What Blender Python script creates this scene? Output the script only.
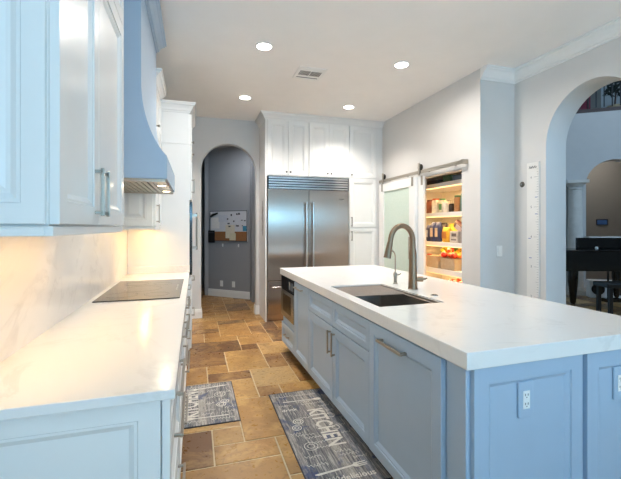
import bpy, bmesh, math, random
from mathutils import Matrix, Vector

# ------------------------------------------------------------------ camera, world, light, exposure
for o in list(bpy.data.objects):
    bpy.data.objects.remove(o, do_unlink=True)
SC = bpy.context.scene
COL = SC.collection
PI = math.pi

FPX, VPX, HOR, EYE = 378.0, 195.0, 227.0, 1.38
YAW = math.atan((310.5 - VPX) / FPX)
cam_d = bpy.data.cameras.new('camera')
cam = bpy.data.objects.new('camera', cam_d)
COL.objects.link(cam)
cam.location = (0, 0, EYE)
cam.rotation_euler = (PI / 2, 0, -YAW)
cam_d.sensor_fit = 'HORIZONTAL'
cam_d.sensor_width = 36.0
cam_d.lens = 36.0 * FPX / 621.0
cam_d.shift_y = -(239.5 - HOR) / 621.0
cam_d.clip_start = 0.02
cam_d.clip_end = 100
SC.camera = cam

world = bpy.data.worlds.new('sky')
SC.world = world
world.use_nodes = True
bg = world.node_tree.nodes['Background']
bg.inputs[0].default_value = (0.36, 0.68, 1.0, 1)
bg.inputs[1].default_value = 1.4

def area_light(name, loc, rot, sx, sy, power, color, parent=None, shape='RECTANGLE', spread=None):
    d = bpy.data.lights.new(name, 'AREA')
    d.shape = shape
    d.size = sx
    if shape in ('RECTANGLE', 'ELLIPSE'):
        d.size_y = sy
    d.energy = power
    d.color = color
    if spread is not None:
        d.spread = spread
    o = bpy.data.objects.new(name, d)
    COL.objects.link(o)
    o.location = loc
    o.rotation_euler = rot
    if parent is not None:
        o.parent = parent
    return o

DAY = (0.26, 0.65, 1.0)
# daylight through the two windows in the wall behind the camera, and the tall windows of the living room
for wx in (0.5, 2.3):
    area_light('window_daylight', (wx, -2.62, 1.75), (PI / 2 + math.radians(30), 0, 0), 1.35, 0.45, 14.8, DAY)
area_light('living_daylight', (7.6, -2.3, 4.6), (PI / 2 - 0.1, 0, -0.05), 3.0, 2.4, 140, (0.42, 0.70, 1.0))
# steep sun through the rear windows, added to bounce off floor to ceiling
sun_d = bpy.data.lights.new('sun', 'SUN')
sun_d.energy = 12.0
sun_d.angle = 0.02
sun_d.color = (0.88, 0.96, 1.0)
sun = bpy.data.objects.new('sun', sun_d)
COL.objects.link(sun)
sun.rotation_euler = (math.radians(34), 0, 0)
# fill light added under the hall ceiling to brighten the dark hall
area_light('hall_fill', (0.6, 6.7, 2.9), (0, 0, 0), 0.5, 0.5, 5.5, (0.9, 0.95, 1.0))
LAMP_W, LAMP_C = 10.8, (1.0, 0.92, 0.84)
STRIP_W, STRIP_C = 0.6, (1.0, 0.55, 0.12)

SC.view_settings.view_transform = 'Standard'
SC.view_settings.look = 'None'
SC.view_settings.gamma = 1.0
SC.view_settings.use_curve_mapping = False
SC.view_settings.exposure = 0.92
SC.cycles.max_bounces = 10
SC.cycles.diffuse_bounces = 6
SC.cycles.sample_clamp_indirect = 6.0

# ------------------------------------------------------------------ materials
def lin(c):
    return tuple(((x / 255.0) / 12.92 if x / 255.0 <= 0.04045 else ((x / 255.0 + 0.055) / 1.055) ** 2.4) for x in c)

class NT:
    def __init__(self, name):
        self.m = bpy.data.materials.new(name)
        self.m.use_nodes = True
        self.n = self.m.node_tree.nodes
        self.l = self.m.node_tree.links
        self.b = self.n['Principled BSDF']
    def new(self, t, **kw):
        q = self.n.new(t)
        for k, v in kw.items():
            setattr(q, k, v)
        return q
    def link(self, a, b):
        self.l.new(a, b)
    def coord(self, out='Object', scale=(1, 1, 1), rot=(0, 0, 0)):
        tc = self.new('ShaderNodeTexCoord')
        mp = self.new('ShaderNodeMapping')
        mp.inputs['Scale'].default_value = scale
        mp.inputs['Rotation'].default_value = rot
        self.link(tc.outputs[out], mp.inputs['Vector'])
        return mp.outputs['Vector']
    def noise(self, vec, scale, detail=3, rough=0.5, dist=0.0):
        q = self.new('ShaderNodeTexNoise')
        q.inputs['Scale'].default_value = scale
        q.inputs['Detail'].default_value = detail
        q.inputs['Roughness'].default_value = rough
        q.inputs['Distortion'].default_value = dist
        self.link(vec, q.inputs['Vector'])
        return q
    def ramp(self, fac, stops):
        q = self.new('ShaderNodeValToRGB')
        e = q.color_ramp.elements
        while len(e) < len(stops):
            e.new(0.5)
        for i, (p, c) in enumerate(stops):
            e[i].position = p
            e[i].color = tuple(c) + (1,)
        self.link(fac, q.inputs[0])
        return q.outputs[0]
    def mix(self, a, b, fac, mode='MIX'):
        q = self.new('ShaderNodeMix', data_type='RGBA', blend_type=mode)
        for i, v in ((0, fac), (6, a), (7, b)):
            if hasattr(v, 'default_value') or hasattr(v, 'is_linked'):
                self.link(v, q.inputs[i])
            else:
                q.inputs[i].default_value = v if i == 0 else tuple(v) + (1,)
        return q.outputs[2]
    def bump(self, h, strength=0.1, dist=0.01):
        q = self.new('ShaderNodeBump')
        q.inputs['Strength'].default_value = strength
        q.inputs['Distance'].default_value = dist
        self.link(h, q.inputs['Height'])
        self.link(q.outputs[0], self.b.inputs['Normal'])

def paint(name, rgb, rough=0.4, metal=0.0, var=0.03, nscale=6.0, bump=0.0, bscale=60, coat=0.0, spec=0.5):
    t = NT(name)
    v = t.coord()
    c = lin(rgb)
    n = t.noise(v, nscale, 3)
    a = tuple(max(0, x * (1 - var)) for x in c)
    b = tuple(min(1, x * (1 + var)) for x in c)
    t.link(t.ramp(n.outputs[0], [(0.3, a), (0.7, b)]), t.b.inputs['Base Color'])
    t.b.inputs['Roughness'].default_value = rough
    t.b.inputs['Metallic'].default_value = metal
    t.b.inputs['Coat Weight'].default_value = coat
    t.b.inputs['Specular IOR Level'].default_value = spec
    if bump > 0:
        nb = t.noise(v, bscale, 4)
        t.bump(nb.outputs[0], bump, 0.004)
    return t.m

def emit(name, rgb, strength):
    t = NT(name)
    t.b.inputs['Base Color'].default_value = lin(rgb) + (1,)
    t.b.inputs['Emission Color'].default_value = lin(rgb) + (1,)
    t.b.inputs['Emission Strength'].default_value = strength
    return t.m

def brushed(name, rgb, rough=0.28, stretch=(2, 2, 160), amt=0.06):
    t = NT(name)
    v = t.coord(scale=stretch)
    n = t.noise(v, 3.0, 4)
    c = lin(rgb)
    t.link(t.ramp(n.outputs[0], [(0.3, tuple(x * 0.93 for x in c)), (0.7, tuple(min(1, x * 1.05) for x in c))]), t.b.inputs['Base Color'])
    r = t.new('ShaderNodeMapRange')
    r.inputs[3].default_value = rough - amt
    r.inputs[4].default_value = rough + amt
    t.link(n.outputs[0], r.inputs[0])
    t.link(r.outputs[0], t.b.inputs['Roughness'])
    t.b.inputs['Metallic'].default_value = 1.0
    return t.m

def quartz(name, base, vein, rough=0.16):
    t = NT(name)
    v = t.coord()
    n1 = t.noise(v, 1.6, 6, 0.6, 1.4)
    n2 = t.noise(v, 5.0, 4, 0.5, 0.5)
    veins = t.ramp(n1.outputs[0], [(0.470, (0, 0, 0)), (0.497, (0.8, 0.8, 0.8)), (0.503, (0.8, 0.8, 0.8)), (0.53, (0, 0, 0))])
    mask = t.ramp(n2.outputs[0], [(0.42, (0, 0, 0)), (0.66, (0.5, 0.5, 0.5))])
    f = t.new('ShaderNodeMath', operation='MULTIPLY')
    t.link(veins, f.inputs[0]); t.link(mask, f.inputs[1])
    t.link(t.mix(lin(base), lin(vein), f.outputs[0]), t.b.inputs['Base Color'])
    t.b.inputs['Roughness'].default_value = rough
    return t.m

def stone_floor(name):
    t = NT(name)
    v = t.coord()
    at = t.new('ShaderNodeAttribute', attribute_name='tone')
    geo = t.new('ShaderNodeNewGeometry')
    base = t.ramp(at.outputs['Fac'], [(0.0, lin((84, 60, 40))), (0.25, lin((120, 84, 50))), (0.5, lin((162, 118, 62))), (0.75, lin((178, 138, 80))), (1.0, lin((192, 160, 110)))])
    off = t.new('ShaderNodeVectorMath', operation='SCALE')
    cv = t.new('ShaderNodeCombineXYZ')
    for i in range(3):
        t.link(geo.outputs['Random Per Island'], cv.inputs[i])
    t.link(cv.outputs[0], off.inputs[0])
    off.inputs['Scale'].default_value = 37.0
    add = t.new('ShaderNodeVectorMath', operation='ADD')
    t.link(v, add.inputs[0]); t.link(off.outputs[0], add.inputs[1])
    n1 = t.noise(add.outputs[0], 4.5, 6, 0.62, 0.8)
    n2 = t.noise(add.outputs[0], 26.0, 4, 0.6, 0.3)
    n3 = t.noise(add.outputs[0], 2.2, 3, 0.5, 1.5)
    c1 = t.mix(base, lin((216, 176, 112)), t.ramp(n1.outputs[0], [(0.48, (0, 0, 0)), (0.68, (0.6, 0.6, 0.6))]))
    c2 = t.mix(c1, lin((98, 58, 30)), t.ramp(n3.outputs[0], [(0.48, (0, 0, 0)), (0.8, (0.55, 0.55, 0.55))]))
    c3 = t.mix(c2, lin((120, 86, 56)), t.ramp(n2.outputs[0], [(0.55, (0, 0, 0)), (0.75, (0.7, 0.7, 0.7))]))
    t.link(c3, t.b.inputs['Base Color'])
    rr = t.ramp(n2.outputs[0], [(0.3, (0.24, 0.24, 0.24)), (0.7, (0.42, 0.42, 0.42))])
    t.link(rr, t.b.inputs['Roughness'])
    t.bump(n2.outputs[0], 0.12, 0.004)
    return t.m

def rug_wood(name):
    t = NT(name)
    v = t.coord()
    sep = t.new('ShaderNodeSeparateXYZ')
    t.link(v, sep.inputs[0])
    pl = t.new('ShaderNodeMath', operation='MULTIPLY'); pl.inputs[1].default_value = 1 / 0.062
    t.link(sep.outputs[0], pl.inputs[0])
    fl = t.new('ShaderNodeMath', operation='FLOOR'); t.link(pl.outputs[0], fl.inputs[0])
    wn = t.new('ShaderNodeTexWhiteNoise', noise_dimensions='1D')
    t.link(fl.outputs[0], wn.inputs['W'])
    fr = t.new('ShaderNodeMath', operation='FRACT'); t.link(pl.outputs[0], fr.inputs[0])
    mp = t.new('ShaderNodeMapping'); mp.inputs['Scale'].default_value = (95, 7, 1)
    t.link(v, mp.inputs[0])
    g = t.noise(mp.outputs[0], 1.0, 6, 0.7, 0.4)
    blot = t.noise(v, 6.0, 4, 0.6, 0.6)
    sp = t.noise(v, 90.0, 3, 0.6)
    base = t.ramp(wn.outputs['Value'], [(0.0, lin((104, 104, 108))), (0.3, lin((146, 140, 136))), (0.6, lin((166, 158, 150))), (1.0, lin((96, 106, 124)))])
    c = t.mix(base, lin((206, 198, 188)), t.ramp(g.outputs[0], [(0.50, (0, 0, 0)), (0.66, (0.9, 0.9, 0.9))]))
    c = t.mix(c, lin((44, 44, 54)), t.ramp(g.outputs[0], [(0.34, (0.9, 0.9, 0.9)), (0.45, (0, 0, 0))]))
    c = t.mix(c, lin((46, 66, 112)), t.ramp(blot.outputs[0], [(0.54, (0, 0, 0)), (0.64, (0.8, 0.75, 0.75))]))
    c = t.mix(c, lin((40, 42, 52)), t.ramp(sp.outputs[0], [(0.58, (0, 0, 0)), (0.72, (0.6, 0.6, 0.6))]))
    c = t.mix(c, lin((40, 38, 42)), t.ramp(fr.outputs[0], [(0.0, (0.8, 0.8, 0.8)), (0.07, (0, 0, 0))]))
    t.link(c, t.b.inputs['Base Color'])
    t.b.inputs['Roughness'].default_value = 0.75
    return t.m

M = {}
ANROT = 0.0
M['wall'] = paint('wall_paint', (214, 213, 211), 0.7, bump=0.10, bscale=90, var=0.01)
M['ceil'] = paint('ceiling_paint', (244, 242, 239), 0.8, bump=0.12, bscale=70, var=0.01)
M['trimw'] = paint('white_trim', (236, 236, 234), 0.4, var=0.01)
M['white'] = paint('white_cabinet_lacquer', (229, 229, 227), 0.26, var=0.01)
M['blue'] = paint('grey_blue_cabinet_lacquer', (167, 188, 209), 0.34, var=0.015)
M['kick'] = paint('toe_kick', (60, 60, 62), 0.6)
M['quartz'] = quartz('white_quartz', (232, 230, 227), (208, 204, 200))
M['slab'] = quartz('backsplash_quartz', (234, 228, 222), (206, 198, 192), 0.2)
M['tile'] = stone_floor('travertine')
M['grout'] = paint('grout', (206, 188, 156), 0.8, var=0.06, nscale=20)
M['steel'] = brushed('stainless_steel', (172, 172, 170), 0.17, (1.5, 1.5, 220), 0.03)
def aniso(name, rgb, rough, an, rot):
    m_ = brushed(name, rgb, rough, (1.5, 1.5, 220), 0.03)
    nt = m_.node_tree
    tg = nt.nodes.new('ShaderNodeTangent'); tg.direction_type = 'RADIAL'; tg.axis = 'Z'
    b_ = nt.nodes['Principled BSDF']
    nt.links.new(tg.outputs[0], b_.inputs['Tangent'])
    b_.inputs['Anisotropic'].default_value = an
    b_.inputs['Anisotropic Rotation'].default_value = rot
    return m_
M['fridge'] = aniso('fridge_steel', (176, 160, 148), 0.24, 0.95, ANROT)
M['steelp'] = brushed('polished_steel', (205, 205, 205), 0.14, (3, 3, 60), 0.03)
M['nickel'] = brushed('brushed_nickel', (176, 168, 156), 0.3, (40, 40, 40))
M['bronze'] = brushed('dark_nickel', (128, 118, 108), 0.28, (40, 40, 40))
M['faucet'] = brushed('satin_faucet_metal', (150, 126, 104), 0.38, (30, 30, 30))
M['sink'] = brushed('dark_sink_steel', (178, 170, 162), 0.5, (60, 4, 4))
M['rackm'] = paint('rack_silicone', (158, 140, 126), 0.5)
M['black'] = paint('black_plastic', (16, 16, 17), 0.35, var=0.05)
M['blackgl'] = paint('black_glass', (12, 12, 13), 0.06, var=0.0)
M['ovengl'] = paint('oven_glass', (30, 28, 27), 0.08, var=0.0)
M['lacq'] = paint('piano_lacquer', (7, 7, 8), 0.12, var=0.0)
M['rug'] = rug_wood('printed_rug')
M['rugink'] = paint('rug_white_print', (222, 216, 206), 0.8, var=0.12, nscale=60)
M['rugedge'] = paint('rug_binding', (60, 60, 68), 0.8)
M['lamp'] = emit('lamp_lens', (255, 250, 240), 14.0)
M['led'] = emit('warm_led', (255, 214, 150), 10.0)
M['ledp'] = emit('pantry_led', (255, 206, 140), 1.6)
M['halo'] = emit('hood_lamp', (255, 232, 190), 9.0)
M['hooddark'] = brushed('hood_liner', (188, 176, 160), 0.3, (40, 4, 4))
M['plate'] = paint('white_plate', (238, 238, 236), 0.35, var=0.0)
M['slot'] = paint('slot_dark', (60, 62, 66), 0.5, var=0.0)
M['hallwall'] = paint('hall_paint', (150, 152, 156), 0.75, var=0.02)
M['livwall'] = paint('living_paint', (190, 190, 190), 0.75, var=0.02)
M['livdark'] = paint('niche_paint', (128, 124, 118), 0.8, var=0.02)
M['stone'] = paint('column_stone', (206, 203, 198), 0.7, var=0.05, nscale=12)
M['iron'] = paint('dark_iron', (30, 26, 26), 0.5)
M['wood'] = paint('dark_wood', (58, 36, 30), 0.5, var=0.15, nscale=14)
M['ruler'] = paint('growth_board', (232, 230, 226), 0.6, var=0.02)
M['ink'] = paint('printed_ink', (52, 54, 62), 0.7, var=0.0)
M['inkl'] = paint('faded_ink', (120, 120, 126), 0.7, var=0.0)
M['inkblue'] = paint('blue_pen', (60, 90, 170), 0.7, var=0.0)

def frosted():
    t = NT('frosted_green_glass')
    v = t.coord()
    n = t.noise(v, 40, 2)
    t.link(t.ramp(n.outputs[0], [(0.3, lin((208, 226, 214))), (0.7, lin((214, 230, 219)))]), t.b.inputs['Base Color'])
    t.b.inputs['Transmission Weight'].default_value = 0.12
    t.b.inputs['Roughness'].default_value = 0.4
    t.b.inputs['Coat Weight'].default_value = 0.35
    t.b.inputs['Coat Roughness'].default_value = 0.08
    t.b.inputs['IOR'].default_value = 1.3
    return t.m
M['frost'] = frosted()

def clearplastic():
    t = NT('clear_plastic')
    v = t.coord()
    n = t.noise(v, 18, 3)
    t.link(t.ramp(n.outputs[0], [(0.3, lin((226, 204, 172))), (0.7, lin((238, 222, 196)))]), t.b.inputs['Base Color'])
    t.b.inputs['Transmission Weight'].default_value = 0.45
    t.b.inputs['Roughness'].default_value = 0.2
    t.b.inputs['IOR'].default_value = 1.2
    return t.m
M['clear'] = clearplastic()
def cork():
    t = NT('cork')
    v = t.coord()
    n = t.noise(v, 120, 4, 0.7)
    t.link(t.ramp(n.outputs[0], [(0.3, lin((120, 76, 44))), (0.7, lin((176, 124, 80)))]), t.b.inputs['Base Color'])
    t.b.inputs['Roughness'].default_value = 0.9
    return t.m
M['cork'] = cork()

def pm(rgb, rough=0.5, var=0.12, nscale=30):
    k = 'c_%d_%d_%d_%s' % (rgb[0], rgb[1], rgb[2], rough)
    if k not in M:
        M[k] = paint('tint_%d_%d_%d' % rgb, rgb, rough, var=var, nscale=nscale)
    return M[k]

# ------------------------------------------------------------------ mesh builder
class MB:
    def __init__(self):
        self.v = []; self.f = []; self.mi = []; self.tone = []
    def add(self, vs, fs, mi=0, tone=0.5):
        o = len(self.v)
        self.v += [tuple(p) for p in vs]
        for f in fs:
            self.f.append([i + o for i in f]); self.mi.append(mi); self.tone.append(tone)
        return self
    def box(self, x0, x1, y0, y1, z0, z1, mi=0):
        vs = [(x, y, z) for x in (x0, x1) for y in (y0, y1) for z in (z0, z1)]
        return self.add(vs, [(0, 1, 3, 2), (4, 6, 7, 5), (0, 4, 5, 1), (2, 3, 7, 6), (0, 2, 6, 4), (1, 5, 7, 3)], mi)
    def prism(self, poly, axis, a, b, mi=0):
        def P(u, w, t):
            return {'x': (t, u, w), 'y': (u, t, w), 'z': (u, w, t)}[axis]
        n = len(poly)
        vs = [P(u, w, a) for u, w in poly] + [P(u, w, b) for u, w in poly]
        fs = [list(range(n)), list(range(2 * n - 1, n - 1, -1))] + [(i, (i + 1) % n, n + (i + 1) % n, n + i) for i in range(n)]
        return self.add(vs, fs, mi)
    def lathe(self, prof, c=(0, 0, 0), seg=24, axis='z', mi=0, ring=False):
        vs = []; fs = []
        n = len(prof)
        for k in range(seg):
            a = 2 * PI * k / seg
            for r, h in prof:
                p = (r * math.cos(a), r * math.sin(a), h)
                if axis == 'x': p = (h, r * math.cos(a), r * math.sin(a))
                if axis == 'y': p = (r * math.cos(a), h, r * math.sin(a))
                vs.append((p[0] + c[0], p[1] + c[1], p[2] + c[2]))
        for k in range(seg):
            k2 = (k + 1) % seg
            for i in range(n if ring else n - 1):
                i2 = (i + 1) % n
                fs.append((k * n + i, k2 * n + i, k2 * n + i2, k * n + i2))
        if not ring:
            fs.append([k * n for k in range(seg)][::-1])
            fs.append([k * n + n - 1 for k in range(seg)])
        return self.add(vs, fs, mi)
    def cyl(self, c, r, h0, h1, seg=20, axis='z', mi=0):
        return self.lathe([(r, h0), (r, h1)], c, seg, axis, mi)
    def tube(self, path, r, seg=10, mi=0):
        path = [Vector(p) for p in path]
        n = len(path)
        rs = r if isinstance(r, (list, tuple)) else [r] * n
        vs = []; fs = []
        prev = None
        for i, p in enumerate(path):
            if i == 0: t = path[1] - p
            elif i == n - 1: t = p - path[i - 1]
            else: t = (path[i + 1] - path[i - 1])
            t.normalize()
            if prev is None:
                up = Vector((0, 0, 1)) if abs(t.z) < 0.9 else Vector((1, 0, 0))
                s = t.cross(up).normalized()
            else:
                s = (prev - t * prev.dot(t)).normalized()
            prev = s
            w = t.cross(s)
            for k in range(seg):
                a = 2 * PI * k / seg
                q = p + (s * math.cos(a) + w * math.sin(a)) * rs[i]
                vs.append(tuple(q))
        for i in range(n - 1):
            for k in range(seg):
                k2 = (k + 1) % seg
                fs.append((i * seg + k, i * seg + k2, (i + 1) * seg + k2, (i + 1) * seg + k))
        fs.append(list(range(seg))[::-1])
        fs.append([(n - 1) * seg + k for k in range(seg)])
        return self.add(vs, fs, mi)
    def rings(self, x0, x1, z0, z1, prof, mi=0):
        """a panel facing -y: prof lists (inset, y) rings from the back edge to the middle"""
        vs = []; fs = []
        for d, y in prof:
            vs += [(x0 + d, y, z0 + d), (x1 - d, y, z0 + d), (x1 - d, y, z1 - d), (x0 + d, y, z1 - d)]
        for i in range(len(prof) - 1):
            for k in range(4):
                k2 = (k + 1) % 4
                fs.append((i * 4 + k, i * 4 + k2, i * 4 + 4 + k2, i * 4 + 4 + k))
        m = (len(prof) - 1) * 4
        fs.append((m, m + 1, m + 2, m + 3))
        fs.append((3, 2, 1, 0))
        return self.add(vs, fs, mi)
    def ball(self, c, r, seg=14, rings=8, mi=0, sx=1, sy=1, sz=1):
        vs = []; fs = []
        for i in range(rings + 1):
            th = PI * i / rings
            for k in range(seg):
                a = 2 * PI * k / seg
                vs.append((c[0] + sx * r * math.sin(th) * math.cos(a), c[1] + sy * r * math.sin(th) * math.sin(a), c[2] + sz * r * math.cos(th)))
        for i in range(rings):
            for k in range(seg):
                k2 = (k + 1) % seg
                fs.append((i * seg + k, (i + 1) * seg + k, (i + 1) * seg + k2, i * seg + k2))
        return self.add(vs, fs, mi)
    def build(self, name, mat, parent=None, bevel=0.0, smooth=None, seg=2):
        me = bpy.data.meshes.new(name)
        bm = bmesh.new()
        bv = [bm.verts.new(p) for p in self.v]
        lay = bm.faces.layers.float.new('tone')
        for f, mi, tn in zip(self.f, self.mi, self.tone):
            if len(set(f)) < 3: continue
            try:
                q = bm.faces.new([bv[i] for i in f])
            except ValueError:
                continue
            q.material_index = mi
            q[lay] = tn
        bmesh.ops.remove_doubles(bm, verts=bm.verts[:], dist=1e-6)
        bmesh.ops.recalc_face_normals(bm, faces=bm.faces[:])
        bm.to_mesh(me); bm.free()
        for mm in (mat if isinstance(mat, (list, tuple)) else [mat]):
            me.materials.append(mm)
        o = bpy.data.objects.new(name, me)
        COL.objects.link(o)
        if parent is not None:
            o.parent = parent
        if bevel > 0:
            b = o.modifiers.new('bevel', 'BEVEL')
            b.width = bevel; b.segments = seg; b.limit_method = 'ANGLE'; b.angle_limit = math.radians(40)
            b.harden_normals = False
        if smooth is not None:
            me.shade_smooth()
            try:
                me.set_sharp_from_angle(angle=math.radians(smooth))
            except Exception:
                pass
        return o

ISL = Matrix.Translation((0.962, 1.167, 0)) @ Matrix.Rotation(0.012, 4, 'Z') @ Matrix.Translation((-0.962, -1.167, 0))
def tag(o, label, cat, group=None, kind=None):
    o['label'] = label; o['category'] = cat
    if group: o['group'] = group
    if kind: o['kind'] = kind
    return o
def thing(name, label, cat, loc=(0, 0, 0), rotz=0.0, group=None, xf=None):
    o = bpy.data.objects.new(name, None)
    COL.objects.link(o)
    o.empty_display_size = 0.1
    m = Matrix.Translation(loc) @ Matrix.Rotation(rotz, 4, 'Z')
    if xf is not None: m = xf @ m
    o.matrix_world = m
    return tag(o, label, cat, group)
def struct(o):
    o['kind'] = 'structure'
    return o
def copy_tree(o, parent=None):
    c = o.copy(); COL.objects.link(c)
    if parent is not None: c.parent = parent
    for ch in list(o.children):
        copy_tree(ch, c)
    return c

def door_prof(t=0.02, fr=0.062, raised=False):
    p = [(0, 0), (0, -t + 0.002), (0.002, -t), (fr, -t), (fr + 0.003, -t + 0.005), (fr + 0.011, -t + 0.005), (fr + 0.026, -t + 0.014)]
    if raised:
        p += [(fr + 0.036, -t + 0.0138), (fr + 0.058, -t + 0.004)]
    return p
def door(name, x0, x1, z0, z1, mat, parent, t=0.02, fr=0.062, raised=False):
    mb = MB().rings(x0, x1, z0, z1, door_prof(t, fr, raised))
    return mb.build(name, mat, parent)
def pull(parent, mat, x, z, L, vert=False, y=-0.02, out=0.032, w=0.011):
    mb = MB()
    h = L / 2
    if vert:
        mb.box(x - w / 2, x + w / 2, y - out, y - out + w, z - h, z + h)
        for s in (-1, 1):
            mb.box(x - w / 2, x + w / 2, y - out + 0.002, y, z + s * (h - 0.012) - w / 2, z + s * (h - 0.012) + w / 2)
    else:
        mb.box(x - h, x + h, y - out, y - out + w, z - w / 2, z + w / 2)
        for s in (-1, 1):
            mb.box(x + s * (h - 0.012) - w / 2, x + s * (h - 0.012) + w / 2, y - out + 0.002, y, z - w / 2, z + w / 2)
    return mb.build('handle', mat, parent, bevel=0.002)
def knob(parent, mat, x, z, y=-0.02, r=0.013):
    return MB().lathe([(0.006, 0), (0.006, -0.014), (r, -0.018), (r, -0.026), (r * 0.7, -0.029)], (x, y, z), 14, 'y').build('knob', mat, parent, smooth=40)
FX = PI / 2     # local front (-y) turned to face +x
FXN = -PI / 2   # local front turned to face -x

# ------------------------------------------------------------------ the setting
XW, XP, XR, CEIL = -0.65, 2.87, 3.32, 3.05
YA, YB = 5.97, -2.7
R = random.Random(5)

def tiles(mb, i0, i1, j0, j1, fixed):
    occ = set()
    def put(i, j, w, h, tone):
        for a in range(w):
            for b in range(h):
                occ.add((i + a, j + b))
        g = 0.0048
        x0 = 0.11 + 0.197 * i + g; x1 = 0.11 + 0.197 * (i + w) - g
        y0 = 2.25 + 0.203 * j + g; y1 = 2.25 + 0.203 * (j + h) - g
        e = 0.004
        vs = [(x0, y0, -0.006), (x1, y0, -0.006), (x1, y1, -0.006), (x0, y1, -0.006),
              (x0, y0, -0.002), (x1, y0, -0.002), (x1, y1, -0.002), (x0, y1, -0.002),
              (x0 + e, y0 + e, 0), (x1 - e, y0 + e, 0), (x1 - e, y1 - e, 0), (x0 + e, y1 - e, 0)]
        fs = [(0, 1, 5, 4), (1, 2, 6, 5), (2, 3, 7, 6), (3, 0, 4, 7), (4, 5, 9, 8), (5, 6, 10, 9), (6, 7, 11, 10), (7, 4, 8, 11), (8, 9, 10, 11)]
        mb.add(vs, fs, 1, tone)
    for f in fixed:
        put(*f)
    sizes = [(3, 2), (2, 3), (2, 2), (2, 2), (2, 1), (1, 2), (1, 1)]
    for j in range(j0, j1):
        for i in range(i0, i1):
            if (i, j) in occ: continue
            s = sizes[:]; R.shuffle(s); s.append((1, 1))
            for w, h in s:
                if i + w <= i1 and j + h <= j1 and all((i + a, j + b) not in occ for a in range(w) for b in range(h)):
                    put(i, j, w, h, R.choice([0.1, 0.35, 0.5, 0.6, 0.7, 0.8, 0.95]))
                    break
FIXED = [(1, 7, 2, 3, .72), (2, 5, 2, 2, .95), (3, 9, 2, 2, .85), (3, 7, 1, 2, .42), (0, 7, 1, 1, .55), (-1, 8, 2, 2, .30),
         (0, 6, 2, 1, .28), (-1, 6, 1, 2, .62), (0, 4, 2, 2, .78), (2, 4, 1, 1, .45), (3, 4, 2, 1, .70), (-1, 10, 3, 2, .12),
         (2, 10, 1, 1, .30), (0, 12, 2, 1, .62), (2, 11, 2, 2, .66), (0, 13, 1, 1, .45), (-1, 12, 1, 2, .55), (1, 13, 2, 3, .60),
         (3, 13, 1, 2, .30), (1, 1, 3, 3, .62), (0, 1, 1, 1, .80), (-1, 0, 1, 2, .22), (0, 0, 2, 1, .50), (2, -1, 2, 2, .66), (-1, -2, 3, 2, .58),
         (4, 7, 1, 2, .2), (-1, 14, 2, 1, .2)]
mb = MB()
mb.box(XW, 10.9, YB, 9.9, -0.12, -0.004, 0)
tiles(mb, -3, 54, -15, 37, FIXED)
struct(mb.build('floor', [M['grout'], M['tile']]))
struct(MB().box(XW, XR, YB, -0.8, -0.0035, 0).build('bounce_floor_rear', paint('pale_bounce', (236, 232, 226), 0.5)))  # pale strip added out of view to bounce sun up to the ceiling

struct(MB().box(XW - 0.15, XR + 0.26, YB - 0.1, YA + 0.12, CEIL, CEIL + 0.12).build('ceiling', M['ceil']))
struct(MB().box(XW - 0.15, XW, YB, YA, -0.004, CEIL).build('wall_left', M['wall']))

def arch_poly(u0, u1, top, a0, a1, spring, rz, base=-0.004, n=28):
    c = (a0 + a1) / 2; r = (a1 - a0) / 2
    p = [(u0, base), (a0, base)]
    for k in range(n + 1):
        t = PI - PI * k / n
        p.append((c + r * math.cos(t), spring + rz * math.sin(t)))
    p += [(a1, base), (u1, base), (u1, top), (u0, top)]
    return p
def arch_wall(name, axis, poly, a, b, mat):
    return struct(MB().prism(poly, axis, a, b).build(name, mat, smooth=30))
arch_wall('wall_back', 'y', arch_poly(XW, XP + 0.12, CEIL, 0.09, 0.925, 2.25, 0.42), YA, YA + 0.14, M['wall'])
arch_wall('wall_arch_right', 'x', arch_poly(YB, 3.28, CEIL, 2.005, 2.895, 2.175, 0.50), XR, XR + 0.26, M['wall'])
# pantry wall with the doorway
mb = MB()
poly = [(3.28, -0.004), (3.57, -0.004), (3.57, 2.03), (4.40, 2.03), (4.40, -0.004), (YA, -0.004), (YA, CEIL), (3.28, CEIL)]
mb.prism(poly, 'x', XP, XP + 0.1)
struct(mb.build('wall_right', M['wall']))
struct(MB().box(XP + 0.1, 3.58, 3.28, 3.38, -0.004, CEIL).build('wall_return', M['wall']))
# rear wall with two windows behind the camera
mb = MB()
for x0, x1, z0, z1 in ((XW, -0.3, 0, CEIL), (3.0, XR + 0.26, 0, CEIL), (-0.3, 3.0, 0, 0.95), (-0.3, 3.0, 2.3, CEIL), (1.25, 1.4, 0.95, 2.3)):
    mb.box(x0, x1, YB - 0.15, YB, z0, z1)
struct(mb.build('wall_rear', M['wall']))
mb = MB()
for a, b in ((-0.3, 1.25), (1.4, 3.0)):
    for x0, x1, z0, z1 in ((a, b, 0.95, 1.0), (a, b, 2.25, 2.3), (a, a + 0.05, 1.0, 2.25), (b - 0.05, b, 1.0, 2.25), ((a + b) / 2 - 0.02, (a + b) / 2 + 0.02, 1.0, 2.25)):
        mb.box(x0, x1, YB - 0.1, YB + 0.02, z0, z1)
struct(mb.build('window_1', M['trimw']))

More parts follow.
